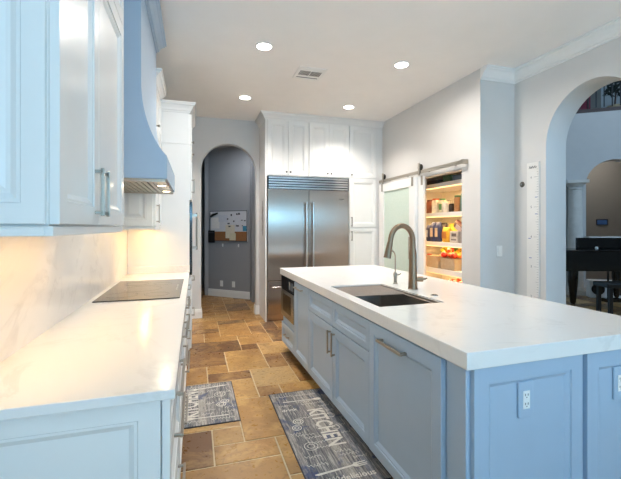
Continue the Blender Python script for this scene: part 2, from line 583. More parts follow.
# crown moulding along the return and the arch wall, mitred
CP = [(0.0, -0.118), (0.012, -0.118), (0.014, -0.100), (0.028, -0.094), (0.040, -0.070), (0.066, -0.040), (0.086, -0.030), (0.090, -0.016), (0.104, -0.014), (0.104, 0.0), (0.0, 0.0)]
def sweep(mb, prof, pts, closed=False):
    n = len(prof); vs = []; fs = []
    for p in pts:
        for o, h in prof:
            vs.append((p[0] + p[2] * o, p[1] + p[3] * o, h + p[4]))
    for i in range(len(pts) - 1):
        for k in range(n):
            k2 = (k + 1) % n
            fs.append((i * n + k, i * n + k2, (i + 1) * n + k2, (i + 1) * n + k))
    fs.append(list(range(n))); fs.append([(len(pts) - 1) * n + k for k in range(n)][::-1])
    mb.add(vs, fs)
mb = MB()
sweep(mb, CP, [(XP, 3.28, 0, -1, CEIL), (XR, 3.28, -1, -1, CEIL), (XR, YB, -1, 0, CEIL)])
struct(mb.build('trim_1', M['trimw']))
# baseboards
BPR = [(0, 0), (0.016, 0), (0.016, 0.10), (0.012, 0.115), (0.012, 0.125), (0.006, 0.138), (0, 0.14)]
def baseboard(name, pts):
    m_ = MB(); sweep(m_, BPR, [(x, y, nx, ny, 0) for x, y, nx, ny in pts])
    return struct(m_.build(name, M['trimw']))
baseboard('baseboard_back_left', [(XW, YA, 0, -1), (0.09, YA, 1, -1), (0.09, YA + 0.14, 1, 0)])
baseboard('baseboard_back_right', [(0.925, YA + 0.14, -1, 0), (0.925, YA, -1, -1), (0.975, YA, 0, -1)])
baseboard('baseboard_right', [(XP, 3.28, 0, -1), (XR, 3.28, -1, -1), (XR, 2.895, -1, -1), (XR + 0.26, 2.895, 0, -1)])

# hall beyond the arch
struct(MB().box(XW - 0.4, 2.9, YA + 0.14, 9.9, 2.95, 3.05).build('ceiling_hall', M['hallwall']))
struct(MB().box(-0.2, -0.1, YA + 0.14, 9.9, -0.004, 2.95).build('wall_hall_left', M['hallwall']))
struct(MB().box(-0.1, 2.9, 9.4, 9.5, -0.004, 2.95).build('wall_hall_end', M['hallwall']))
HA, HB = Vector((0.262, 7.915, 0)), Vector((1.01, 7.235, 0))
hd = (HB - HA); HL = hd.length; HANG = math.atan2(hd.y, hd.x)
ho = bpy.data.objects.new
mb = MB().box(0, HL, 0, 0.12, -0.004, 2.95)
w = struct(mb.build('wall_hall_board', M['hallwall'])); w.location = HA; w.rotation_euler = (0, 0, HANG)
struct(MB().box(0.19, 0.262, 7.93, 9.4, -0.004, 2.95).build('wall_hall_inner', M['hallwall']))
struct(MB().box(1.0, 2.4, 6.95, 7.2, -0.004, 2.95).build('wall_hall_right', M['hallwall']))
mb = MB(); sweep(mb, BPR, [(0, 0, 0, -1, 0), (HL - 0.01, 0, 0, -1, 0)])
w = struct(mb.build('baseboard_hall', M['trimw'])); w.location = HA; w.rotation_euler = (0, 0, HANG)

# ------------------------------------------------------------------ left run of white cabinets
def base_drawers(name, label, y0, y1, heights, end_panel=False):
    W = y1 - y0
    t = thing(name, label, 'base cabinet', (-0.09, y0, 0), FX, 'white base cabinets of the left run')
    MB().box(0.001, W - 0.001, 0, 0.55, 0.1, 0.884).build('body', M['white'], t)
    MB().box(0.001, W - 0.001, 0.06, 0.55, 0, 0.1).build('toe_kick', M['kick'], t)
    z = 0.872
    for h in heights:
        d = door('drawer', 0.003, W - 0.003, z - h + 0.004, z, M['white'], t, fr=0.045)
        pull(d, M['nickel'], W / 2, z - min(h / 2, 0.07), min(0.5, W * 0.5))
        z -= h
    if end_panel:
        q = MB().rings(-0.545, -0.006, 0.0, 0.884, door_prof(0.02, 0.06)).build('end_panel', M['white'], t)
        q.rotation_euler = (0, 0, -FX)
        MB().box(-0.02, -0.0005, -0.02, 0.0015, 0.0, 0.884).build('corner_stile', M['white'], t)
    return t
base_drawers('base_cabinet', 'white base cabinet nearest the camera with framed end panel', 1.20, 1.92, (0.145, 0.31, 0.31), True)
base_drawers('base_cabinet', 'white drawer cabinet of the left run second from the camera', 1.92, 2.60, (0.145, 0.31, 0.31))
base_drawers('base_cabinet', 'white drawer cabinet directly under the black cooktop', 2.60, 3.52, (0.145, 0.31, 0.31))
base_drawers('base_cabinet', 'white drawer cabinet between the cooktop and the tall oven cabinet', 3.52, 4.118, (0.145, 0.31, 0.31))

ct = MB().box(XW + 0.001, -0.054, 1.153, 4.118, 0.885, 0.914).build('countertop', M['quartz'], bevel=0.003)
tag(ct, 'white quartz worktop along the left wall holding the black cooktop', 'countertop')
bs = thing('backsplash', 'full height white marbled quartz slab behind the left worktop', 'backsplash', (0, 0, 0))
MB().box(XW + 0.0008, XW + 0.012, 0.3, 4.118, 0.9148, 1.355).build('wall_slab', M['slab'], bs)
MB().box(XW + 0.0008, XW + 0.012, 2.01, 3.615, 1.3552, 1.66).build('hood_slab', M['slab'], bs)
MB().box(XW + 0.012, -0.052, 4.100, 4.1185, 0.9148, 0.985).build('upstand', M['slab'], bs, bevel=0.002)

# cooktop
t = thing('cooktop', 'black glass cooktop set in the white left worktop', 'cooktop', (-0.35, 3.07, 0.9145))
MB().box(-0.255, 0.255, -0.46, 0.46, 0, 0.006).build('glass_plate', M['blackgl'], t, bevel=0.002)
for k, (x, y, r) in enumerate(((-0.12, -0.26, 0.10), (0.1, -0.28, 0.08), (-0.1, 0.26, 0.09), (0.1, 0.22, 0.07), (-0.02, 0.0, 0.13))):
    MB().lathe([(r, 0.0061), (r, 0.0064), (r - 0.003, 0.0064), (r - 0.003, 0.0061)], (x, y, 0), 36, ring=True).build('burner_ring', pm((92, 92, 94)), t)
for k in range(7):
    MB().box(0.215, 0.225, -0.12 + k * 0.04, -0.108 + k * 0.04, 0.0061, 0.0064).build('control_mark', pm((210, 210, 206)), t)

# upper cabinets
def upper(name, label, y0, y1, splits, z0, ztop, zsplit, end_near, handles):
    W = y1 - y0
    t = thing(name, label, 'wall cabinet', (-0.349, y0, 0), FX, 'white wall cabinets on the left wall')
    MB().box(0.001, W, 0.0005, 0.299, z0 + 0.025, ztop).build('body', M['white'], t)
    mb = MB()
    mb.box(-0.014, W, -0.014, 0.006, z0, z0 + 0.0246)
    mb.box(-0.014, 0.006, 0.006, 0.299, z0, z0 + 0.0246)
    mb.build('light_rail', M['white'], t, bevel=0.002)
    xs = [0.004] + [s for s in splits] + [W - 0.004]
    for i in range(len(xs) - 1):
        d = door('door', xs[i] + 0.002, xs[i + 1] - 0.002, z0 + 0.03, zsplit - 0.004, M['white'], t, t=0.022, fr=0.06)
        hx, hz, kind = handles[i]
        if kind == 'pull':
            pull(d, M['nickel'], hx, hz, 0.165, True, y=-0.022, out=0.030, w=0.012)
        elif kind == 'knob':
            knob(d, M['nickel'], hx, hz, y=-0.022)
        d2 = door('upper_door', xs[i] + 0.002, xs[i + 1] - 0.002, zsplit, ztop - 0.015, M['white'], t, t=0.022, fr=0.06)
        knob(d2, M['nickel'], hx, zsplit + 0.04, y=-0.022)
    cr = MB()
    prof = [(o, h) for o, h in CP]
    sweep(cr, [(o * 0.75, h * 0.9) for o, h in CP], [(-0.0, 0.299, -1, 0, ztop + 0.09), (0.0, 0.0, -1, -1, ztop + 0.09), (W, 0.0, 0, -1, ztop + 0.09)])
    cr.box(0.0, W, 0.0, 0.299, ztop, ztop + 0.09)
    cr.build('crown', M['white'], t)
    if end_near:
        q = MB().rings(-0.299, -0.004, z0 + 0.03, ztop, door_prof(0.014, 0.05, True)).build('end_panel', M['white'], t)
        q.rotation_euler = (0, 0, -FX)
    return t
upper('wall_cabinet', 'large white wall cabinet nearest the camera beside the blue hood', 1.092, 2.005, (0.415,), 1.357, 2.62, 2.335, True,
      ((0.360, 1.50, 'pull'), (0.445, 1.50, 'pull')))
upper('wall_cabinet', 'small white wall cabinet beyond the blue hood next to the tall cabinet', 3.55, 4.118, (), 1.357, 2.65, 2.24, True,
      ((0.06, 1.50, 'pull'),))
def strip(label, y0, y1):
    t = thing('under_cabinet_light', label, 'light', (XW + 0.20, (y0 + y1) / 2, 1.381), 0, 'warm light strips under the wall cabinets')
    h = (y1 - y0) / 2
    MB().box(-0.018, 0.018, -h, h, -0.010, 0).build('housing', M['plate'], t)
    MB().box(-0.012, 0.012, -h + 0.01, h - 0.01, -0.0125, -0.0102).build('diffuser', M['led'], t)
    area_light('strip_light', (0, 0, -0.016), (0, 0, 0), 0.03, 2 * h - 0.04, STRIP_W * (y1 - y0) * (1.0 if y0 < 3 else 2.4), STRIP_C, t)
strip('warm light strip under the wall cabinet nearest the camera', 1.16, 1.97)
strip('warm light strip under the small wall cabinet beyond the hood', 3.62, 4.08)

# range hood
HY0, HY1 = 2.55, 3.51
t = thing('range_hood', 'grey-blue painted range hood with flared bell front above the cooktop', 'range hood', (0, 0, 0))
prof = [(XW, 1.685), (-0.170, 1.685), (-0.170, 1.830)]
for k in range(1, 13):
    s = k / 12.0
    prof.append((-0.170 - 0.150 * (1 - (1 - s) ** 2.1), 1.830 + 0.47 * s ** 1.15))
prof += [(-0.320, 2.94), (XW, 2.94)]
mb = MB()
mb.prism(prof, 'y', HY0, HY1)
mb.build('hood_body', M['blue'], t, smooth=25)
mb = MB()
HCP = [(0, -0.115), (0.008, -0.115), (0.010, -0.104), (0.022, -0.098), (0.024, -0.088), (0.034, -0.066), (0.056, -0.040), (0.066, -0.034), (0.066, -0.024), (0.078, -0.018), (0.078, 0), (0, 0)]
sweep(mb, HCP, [(XW, HY0, 0, -1, 3.0), (-0.32, HY0, 1, -1, 3.0), (-0.32, HY1, 1, 1, 3.0), (XW, HY1, 0, 1, 3.0)])
mb.build('crown', M['blue'], t)
mb = MB()
mb.box(XW + 0.03, -0.18, HY0 + 0.02, HY0 + 0.05, 1.664, 1.6848); mb.box(XW + 0.03, -0.18, HY1 - 0.05, HY1 - 0.02, 1.664, 1.6848)
mb.box(XW + 0.03, XW + 0.06, HY0 + 0.05, HY1 - 0.05, 1.664, 1.6848); mb.box(-0.26, -0.18, HY0 + 0.05, HY1 - 0.05, 1.670, 1.6848)
mb.build('liner', M['hooddark'], t, bevel=0.002)
for k in range(3):
    y0 = HY0 + 0.06 + k * 0.283
    mb = MB()
    for s in range(9):
        mb.box(XW + 0.07 + s * 0.036, XW + 0.095 + s * 0.036, y0, y0 + 0.273, 1.672, 1.6846)
    mb.build('baffle_filter', M['hooddark'], t)
for y in (HY0 + 0.26, HY1 - 0.26):
    q = MB().lathe([(0.036, 1.6695), (0.036, 1.6665), (0.028, 1.6655)], (-0.22, y, 0), 20).build('lamp_trim', M['steelp'], t)
    MB().cyl((-0.22, y, 0), 0.026, 1.6650, 1.6654, 20).build('lamp_lens', M['halo'], q)
    d = bpy.data.lights.new('hood_spot', 'AREA'); d.shape = 'DISK'; d.size = 0.05; d.energy = 0.5; d.color = (1, 0.84, 0.58)
    o = bpy.data.objects.new('hood_spot', d); COL.objects.link(o); o.location = (-0.22, y, 1.66); o.parent = t

# tall oven cabinet
TY0, TY1, TX = 4.12, 4.90, -0.055
t = thing('oven_cabinet', 'tall white cabinet at the far end of the left run holding an oven', 'tall cabinet', (TX, TY0, 0), FX)
W = TY1 - TY0
MB().box(0, W, 0.0, 0.594, 0.1, 2.57).build('body', M['white'], t, bevel=0.001)
MB().box(0, W, 0.06, 0.594, 0.0, 0.1).build('toe_kick', M['kick'], t)
MB().rings(-0.59, -0.004, 2.238, 2.55, [(0, 0), (0, -0.003), (0.001, -0.004), (0.02, -0.004)]).build('side_panel', M['white'], t).rotation_euler = (0, 0, -FX)
cr = MB()
sweep(cr, [(o * 0.62, h * 0.85) for o, h in CP], [(0, 0.29, -1, 0, 2.66), (0, 0, -1, -1, 2.66), (W, 0, 1, -1, 2.66), (W, 0.594, 1, 0, 2.66)])
cr.box(0, W, 0, 0.594, 2.5705, 2.66)
cr.build('crown', M['white'], t)
for x0, x1, kx in ((0.003, W / 2 - 0.002, W / 2 - 0.04), (W / 2 + 0.002, W - 0.003, W / 2 + 0.04)):
    d = door('upper_door', x0, x1, 2.235, 2.55, M['white'], t, fr=0.05); knob(d, M['nickel'], 0.05 if x0 < 0.1 else W - 0.05, 2.20 + 0.07)
d = door('door', 0.003, W - 0.003, 1.66, 2.23, M['white'], t, fr=0.06); pull(d, M['nickel'], 0.05, 1.81, 0.15, True)
d = door('drawer', 0.003, W - 0.003, 0.50, 0.86, M['white'], t, fr=0.05); pull(d, M['nickel'], W / 2, 0.80, 0.4)
d = door('drawer', 0.003, W - 0.003, 0.12, 0.495, M['white'], t, fr=0.05); pull(d, M['nickel'], W / 2, 0.42, 0.4)
t = thing('wall_oven', 'stainless wall oven with long vertical handle in the tall white cabinet', 'oven', (TX, TY0, 0), FX)
MB().box(0.012, W - 0.012, -0.026, -0.0005, 0.88, 1.64).build('oven_door', M['ovengl'], t, bevel=0.003)
mb = MB(); mb.box(0.03, W - 0.03, -0.0275, -0.0262, 0.90, 0.96)
mb.build('trim_strip', M['steel'], t)
MB().box(0.06, W - 0.06, -0.0275, -0.0262, 1.54, 1.62).build('control_panel', M['blackgl'], t)
mb = MB()
mb.tube([(0.07, -0.075, 1.14), (0.07, -0.075, 1.53)], 0.012, 12)
for z in (1.165, 1.505):
    mb.box(0.058, 0.082, -0.075, -0.026, z - 0.014, z + 0.014)
mb.build('handle', M['nickel'], t, smooth=40)

# ------------------------------------------------------------------ the island
IX, IY0, IY1 = 0.990, 1.205, 4.17
ID = 0.56
def isl_unit(name, label, y_far, y_near, cat='base cabinet', group='grey-blue cabinets of the island', body=True):
    t = thing(name, label, cat, (IX, y_far, 0), FXN, group, ISL)
    W = y_far - y_near
    if body:
        MB().box(0.001, W - 0.001, 0, ID, 0.1, 0.845).build('body', M['blue'], t)
        MB().box(0.001, W - 0.001, 0.07, ID, 0, 0.1).build('toe_kick', M['kick'], t)
    return t, W
YM0, YM1, YM2, YM3, YM4 = IY1, 3.635, 3.155, 1.985, 1.325
t, W = isl_unit('microwave_cabinet', 'grey-blue island cabinet with a single low drawer under the microwave', YM0, YM1)
t.children[0].data = MB().box(0.001, W - 0.001, 0, ID, 0.1, 0.40).build('tmp', M['blue']).data
bpy.data.objects.remove(bpy.data.objects['tmp'])
for a, b in ((0.001, 0.018), (W - 0.018, W - 0.001)):
    MB().box(a, b, 0, ID, 0.401, 0.845).build('side_panel', M['blue'], t)
d = door('drawer', 0.004, W - 0.004, 0.105, 0.325, M['blue'], t, fr=0.045); pull(d, M['nickel'], W / 2, 0.225, 0.16)
m = thing('microwave_oven', 'stainless drawer microwave with dark window at the island far end', 'microwave', (IX, YM0, 0), FXN, None, ISL)
MB().box(0.02, W - 0.02, 0.0, 0.5, 0.4015, 0.842).build('body', M['steel'], m)
MB().box(0.004, W - 0.004, -0.026, -0.0005, 0.405, 0.70).build('drawer_front', M['steel'], m, bevel=0.003)
MB().box(0.10, W - 0.12, -0.0275, -0.0262, 0.47, 0.655).build('window', M['ovengl'], m)
MB().box(0.004, W - 0.004, -0.024, -0.0005, 0.704, 0.840).build('control_panel', M['blackgl'], m, bevel=0.002)
mb = MB(); mb.box(W - 0.19, W - 0.13, -0.026, -0.0242, 0.73, 0.81); mb.box(W - 0.10, W - 0.03, -0.026, -0.0242, 0.73, 0.81)
mb.build('display', pm((120, 124, 128), 0.2), m)

t, W = isl_unit('pullout_cabinet', 'grey-blue island cabinet with one full height door beside the microwave', YM1, YM2)
d = door('door', 0.003, W - 0.003, 0.105, 0.838, M['blue'], t, fr=0.06); pull(d, M['nickel'], W / 2 - 0.05, 0.795, 0.24)
t, W = isl_unit('sink_cabinet', 'wide grey-blue island cabinet with paired doors below the sink', YM2, YM3)
t.children[0].data = MB().box(0.001, W - 0.001, 0, ID, 0.1, 0.55).build('tmp', M['blue']).data
bpy.data.objects.remove(bpy.data.objects['tmp'])
MB().box(0.001, W - 0.001, 0, 0.02, 0.551, 0.845).build('front_rail', M['blue'], t)
HW = W / 2
for x0, x1, hx in ((0.003, HW - 0.002, HW - 0.04), (HW + 0.002, W - 0.003, HW + 0.04)):
    d = door('false_drawer', x0, x1, 0.662, 0.838, M['blue'], t, fr=0.042)
    d = door('door', x0, x1, 0.105, 0.655, M['blue'], t, fr=0.06)
    pull(d, M['nickel'], hx, 0.54, 0.17, True)
t, W = isl_unit('dishwasher', 'grey-blue panelled dishwasher front with horizontal handle nearest the camera', YM3, YM4, 'dishwasher', None)
d = door('front_panel', 0.003, W - 0.003, 0.105, 0.838, M['blue'], t, t=0.022, fr=0.06); pull(d, M['nickel'], W / 2 - 0.05, 0.775, 0.25, out=0.04, w=0.014, y=-0.022)

# end of the island (facing the camera): post and two framed panels, plus the seating-side body
t = thing('island_end', 'grey-blue framed island end facing the camera with corner post', 'island end', (IX, IY0, 0), 0, None, ISL)
MB().box(-0.002, 0.018, 0.0, 0.115, 0.0, 0.846).build('corner_post', M['blue'], t, bevel=0.003)
MB().box(0.018, 1.12, 0.0005, 0.115, 0.0, 0.846).build('backing', M['blue'], t)
d = door('panel', 0.020, 0.578, 0.0, 0.846, M['blue'], t, fr=0.062)
d = door('panel', 0.606, 1.12, 0.0, 0.846, M['blue'], t, fr=0.062)
t2 = thing('island_cabinet', 'grey-blue panelled cabinet body on the seating side of the island', 'cabinet', (IX, IY0, 0), 0, None, ISL)
MB().box(ID + 0.002, 1.12, 0.117, IY1 - IY0, 0.0, 0.846).build('body', M['blue'], t2, bevel=0.002)
def outlet(label, x):
    t = thing('outlet', label, 'outlet', (IX + x, IY0 - 0.0065, 0.69), 0, 'outlets on the island end', ISL)
    MB().box(-0.038, 0.038, -0.0090, 0.0003, -0.072, 0.072).build('cover_plate', M['blue'], t, bevel=0.004)
    MB().box(-0.017, 0.017, -0.0115, -0.0092, -0.036, 0.036).build('receptacle', M['plate'], t, bevel=0.001)
    mb = MB()
    for z in (-0.018, 0.018):
        mb.box(-0.008, -0.005, -0.0122, -0.0114, z - 0.002, z + 0.007); mb.box(0.005, 0.008, -0.0122, -0.0114, z - 0.002, z + 0.007)
        mb.box(-0.002, 0.002, -0.0122, -0.0114, z - 0.010, z - 0.006)
    mb.build('slots', M['slot'], t)
outlet('white outlet in blue plate on the left island end panel', 0.277)
outlet('outlet in blue plate at the right edge of the picture', 0.812)

# island countertop with a sink cut-out
SX0, SX1, SY0, SY1 = 1.042, 1.492, 1.992, 2.81
CX0, CX1, CY0, CY1 = 0.962, 2.145, 1.167, 4.215
mb = MB()
for z, flip in ((0.914, 0), (0.847, 1)):
    pass
xs = (CX0, SX0, SX1, CX1); ys = (CY0, SY0, SY1, CY1)
vs = [(x, y, z) for z in (0.847, 0.914) for y in ys for x in xs]
fs = []
def vid(i, j, k): return k * 16 + j * 4 + i
for k in (0, 1):
    for j in range(3):
        for i in range(3):
            if i == 1 and j == 1: continue
            fs.append((vid(i, j, k), vid(i + 1, j, k), vid(i + 1, j + 1, k), vid(i, j + 1, k)))
for i in range(3):
    for j in (0, 3):
        fs.append((vid(i, j, 0), vid(i + 1, j, 0), vid(i + 1, j, 1), vid(i, j, 1)))
        fs.append((vid(j, i, 0), vid(j, i + 1, 0), vid(j, i + 1, 1), vid(j, i, 1)))
fs.append((vid(1, 1, 0), vid(2, 1, 0), vid(2, 1, 1), vid(1, 1, 1))); fs.append((vid(1, 2, 0), vid(2, 2, 0), vid(2, 2, 1), vid(1, 2, 1)))
fs.append((vid(1, 1, 0), vid(1, 2, 0), vid(1, 2, 1), vid(1, 1, 1))); fs.append((vid(2, 1, 0), vid(2, 2, 0), vid(2, 2, 1), vid(2, 1, 1)))
mb.add(vs, fs)
o = mb.build('countertop', M['quartz'], bevel=0.004)
o.matrix_world = ISL
tag(o, 'thick white quartz island worktop with the sink cut into it', 'countertop')

t = thing('sink', 'dark stainless undermount workstation sink in the white island', 'sink', ((SX0 + SX1) / 2, (SY0 + SY1) / 2, 0.60), 0, None, ISL)
hx, hy = (SX1 - SX0) / 2, (SY1 - SY0) / 2
mb = MB()
w_ = 0.012
hx -= 0.0125; hy -= 0.0125
mb.box(-hx - w_, hx + w_, -hy - w_, hy + w_, 0, 0.008)
for x0, x1, y0, y1 in ((-hx - w_, -hx, -hy - w_, hy + w_), (hx, hx + w_, -hy - w_, hy + w_), (-hx, hx, -hy - w_, -hy), (-hx, hx, hy, hy + w_)):
    mb.box(x0, x1, y0, y1, 0.008, 0.306)
mb.build('basin', M['sink'], t, bevel=0.002)
mb = MB(); mb.box(-hx, -hx + 0.014, -hy, hy, 0.285, 0.292); mb.box(hx - 0.014, hx, -hy, hy, 0.285, 0.292)
mb.box(-hx, -hx + 0.003, -hy, hy, 0.25, 0.285); mb.box(hx - 0.003, hx, -hy, hy, 0.25, 0.285)
mb.build('ledge', M['sink'], t)
MB().lathe([(0.045, 0.0082), (0.045, 0.012), (0.03, 0.010), (0.004, 0.009)], (0.05, -0.05, 0), 24).build('drain', M['steelp'], t, smooth=40)
t = thing('drying_rack', 'brownish rod drying rack across the far part of the sink', 'drying rack', ((SX0 + SX1) / 2, SY1 - 0.21, 0.893), 0, None, ISL)
for k in range(30):
    y = -0.18 + k * 0.0125
    MB().tube([(-hx + 0.003, y, 0.004), (hx - 0.003, y, 0.004)], 0.0042, 6).build('rod', M['rackm'], t)

# faucets
t = thing('faucet', 'tall satin metal pull-down faucet standing behind the sink', 'faucet', (1.585, 2.49, 0.9142), 0.06, None, ISL)
MB().lathe([(0.037, 0), (0.037, 0.004), (0.034, 0.007), (0.0335, 0.012), (0.031, 0.10), (0.0275, 0.27), (0.0225, 0.30), (0.021, 0.305)], (0, 0, 0), 28).build('base', M['faucet'], t, smooth=35)
path = [(0, 0, 0.30)]
for k in range(17):
    a = PI * k / 16 * 0.94
    path.append((-0.098 + 0.098 * math.cos(a), 0, 0.36 + 0.115 * math.sin(a)))
path.append((path[-1][0] - 0.006, 0, path[-1][2] - 0.03))
MB().tube(path, [0.021] + [0.0205 - 0.0001 * k for k in range(len(path) - 1)], 18).build('spout', M['faucet'], t, smooth=50)
e = Vector(path[-1]); d_ = (e - Vector(path[-3])).normalized()
MB().tube([e, e + d_ * 0.02, e + d_ * 0.055, e + d_ * 0.115], [0.0200, 0.0215, 0.0235, 0.0275], 18).build('spray_head', M['faucet'], t, smooth=50)
mb = MB(); mb.tube([(0.020, -0.010, 0.075), (0.066, -0.034, 0.075)], 0.0195, 18); mb.tube([(0.066, -0.034, 0.075), (0.082, -0.043, 0.078), (0.092, -0.048, 0.084)], [0.009, 0.008, 0.006], 10)
mb.build('lever', M['faucet'], t, smooth=40)
t = thing('water_tap', 'slim gooseneck drinking water tap beside the tall faucet', 'tap', (1.60, 2.77, 0.9142), 0.0, None, ISL)
MB().lathe([(0.020, 0), (0.020, 0.006), (0.013, 0.01), (0.013, 0.055), (0.016, 0.058), (0.016, 0.085), (0.009, 0.095)], (0, 0, 0), 20).build('base', M['nickel'], t, smooth=35)
path = [(0, 0, 0.09), (0, 0, 0.22)]
for k in range(1, 11):
    a = PI * k / 10 * 0.8
    path.append((-0.048 + 0.048 * math.cos(a), 0, 0.22 + 0.055 * math.sin(a)))
path.append((path[-1][0] - 0.012, 0, path[-1][2] - 0.018))
MB().tube(path, 0.0058, 10).build('spout', M['nickel'], t, smooth=50)
MB().tube([(0.01, 0, 0.07), (0.035, -0.01, 0.075), (0.045, -0.012, 0.085)], [0.007, 0.006, 0.005], 10).build('lever', M['nickel'], t, smooth=50)
t = thing('switch_button', 'small round metal button in the worktop right of the faucet', 'button', (1.565, 2.20, 0.9142), 0, None, ISL)
MB().lathe([(0.026, 0), (0.026, 0.004), (0.022, 0.006)], (0, 0, 0), 20).build('collar', M['steelp'], t, smooth=40)
MB().lathe([(0.016, 0.0062), (0.016, 0.010), (0.013, 0.011)], (0, 0, 0), 20).build('cap', M['bronze'], t, smooth=40)

# ------------------------------------------------------------------ refrigerator wall
FY = 5.45
t = thing('refrigerator', 'wide stainless built-in refrigerator with louvred top grille', 'refrigerator', (1.003, FY, 0))
FW = 1.272
MB().box(0.004, FW - 0.004, 0.0, 0.50, 0.10, 2.125).build('body', M['fridge'], t)
MB().box(0.004, FW - 0.004, 0.02, 0.5, 0.0, 0.10).build('toe_kick', M['fridge'], t)
SPL = 0.625
for x0, x1, hx, nm in ((0.006, SPL - 0.003, SPL - 0.052, 0), (SPL + 0.003, FW - 0.006, SPL + 0.052, 1)):
    d = MB().box(x0, x1, -0.045, -0.001, 0.60, 1.93).build('door', M['fridge'], t, bevel=0.004)
    mb = MB(); mb.tube([(hx, -0.105, 0.68), (hx, -0.105, 1.75)], 0.0165, 16)
    for z in (0.72, 1.71):
        mb.tube([(hx, -0.105, z), (hx, -0.045, z)], 0.011, 10)
    mb.build('handle', M['steelp'], d, smooth=40)
    d = MB().box(x0, x1, -0.045, -0.001, 0.115, 0.592).build('drawer', M['fridge'], t, bevel=0.004)
    mb = MB(); c_ = (x0 + x1) / 2
    mb.tube([(c_ - 0.26, -0.10, 0.51), (c_ + 0.26, -0.10, 0.51)], 0.014, 14)
    for s in (-0.22, 0.22):
        mb.tube([(c_ + s, -0.10, 0.51), (c_ + s, -0.045, 0.51)], 0.010, 10)
    mb.build('handle', M['steelp'], d, smooth=40)
g = MB(); g.box(0.006, FW - 0.006, -0.012, -0.001, 1.938, 2.125); g.box(0.006, 0.016, -0.045, -0.012, 1.938, 2.125); g.box(FW - 0.016, FW - 0.006, -0.045, -0.012, 1.938, 2.125)
g.build('grille_frame', M['black'], t)
for k in range(5):
    z = 1.942 + k * 0.037
    MB().prism([(-0.045, z), (-0.014, z + 0.020), (-0.014, z + 0.032), (-0.045, z + 0.024)], 'x', 0.017, FW - 0.017).build('louvre', M['steelp'], t)
# small badge
MB().box(FW - 0.17, FW - 0.09, -0.0462, -0.0452, 1.80, 1.812).build('badge', M['bronze'], t)

M['pewter'] = paint('dark_pewter', (72, 68, 66), 0.35, metal=0.6)
def wall_unit(name, label, x0, x1, z0, z1, doors, depth=0.50):
    t = thing(name, label, 'cabinet', (x0, FY, 0), 0, 'white cabinets around the refrigerator')
    W = x1 - x0
    MB().box(0.0006, W - 0.0006, 0, depth, z0, z1).build('body', M['white'], t)
    for a, b, c, e, hw in doors:
        d = door('door', a, b, c, e, M['white'], t, fr=0.058)
        if hw[0] == 'knob': knob(d, M['pewter'], hw[1], hw[2])
        else: pull(d, M['pewter'], hw[1], hw[2], hw[3], True)
    return t
UZ0, UZ1 = 2.13, 2.955
wall_unit('fridge_cabinet', 'white paired-door cabinet above the left half of the refrigerator', 0.985, 1.628, UZ0, UZ1,
          ((0.02, 0.330, UZ0 + 0.012, UZ1 - 0.01, ('knob', 0.302, 2.19)), (0.334, 0.638, UZ0 + 0.012, UZ1 - 0.01, ('knob', 0.362, 2.19))))
wall_unit('fridge_cabinet', 'white paired-door cabinet above the right half of the refrigerator', 1.628, 2.290, UZ0, UZ1,
          ((0.012, 0.326, UZ0 + 0.012, UZ1 - 0.01, ('knob', 0.298, 2.19)), (0.330, 0.655, UZ0 + 0.012, UZ1 - 0.01, ('knob', 0.358, 2.19))))
wall_unit('tall_cabinet', 'tall white cabinet with three stacked doors right of the refrigerator', 2.290, 2.775, 0.1, UZ1,
          ((0.006, 0.465, UZ0 + 0.012, UZ1 - 0.01, ('knob', 0.034, 2.19)), (0.006, 0.465, 1.375, UZ0 + 0.002, ('pull', 0.034, 1.46, 0.15)),
           (0.006, 0.465, 0.11, 1.365, ('pull', 0.034, 1.24, 0.15))))
o = thing('side_panel', 'white gable panel on the left side of the refrigerator', 'cabinet panel', (0.975, FY, 0))
MB().box(0.0, 0.022, -0.012, YA - FY - 0.001, 0, UZ1).build('gable', M['white'], o, bevel=0.002)
o = thing('filler_panel', 'white filler panel between the tall cabinet and the pantry wall', 'cabinet panel', (2.7755, FY, 0))
MB().box(0, XP - 2.7765, 0.0, 0.02, 0, UZ1).build('filler', M['white'], o)
cr = MB()
cr.box(0.975, XP - 0.001, FY - 0.0, YA - 0.001, UZ1 + 0.0005, CEIL - 0.002)
sweep(cr, [(o_ * 0.7, h_ * 0.85 - 0.002) for o_, h_ in CP], [(0.975, YA - 0.002, -1, 0, CEIL), (0.975, FY, -1, -1, CEIL), (XP - 0.001, FY, 0, -1, CEIL)])
o = cr.build('cabinet_crown', M['white'])
tag(o, 'white crown moulding along the top of the refrigerator cabinets', 'crown moulding')
# thing hanging on the gable
t = thing('hanging_ornament', 'small grey pierced ornament hanging left of the refrigerator', 'wall ornament', (0.9745, 5.66, 1.25), FXN)
mb = MB()
for k in range(9):
    z = 0.04 + k * 0.045
    mb.lathe([(0.006, -0.008), (0.022 + 0.010 * (k % 3), -0.006), (0.022 + 0.010 * (k % 3), -0.001), (0.004, 0)], (0.01 * (-1) ** k, 0, z), 10, 'y')
mb.build('pendants', pm((138, 134, 130), 0.5), t)
MB().box(-0.004, 0.004, -0.004, 0, 0.0, 0.52).build('cord', pm((110, 106, 100), 0.7), t)

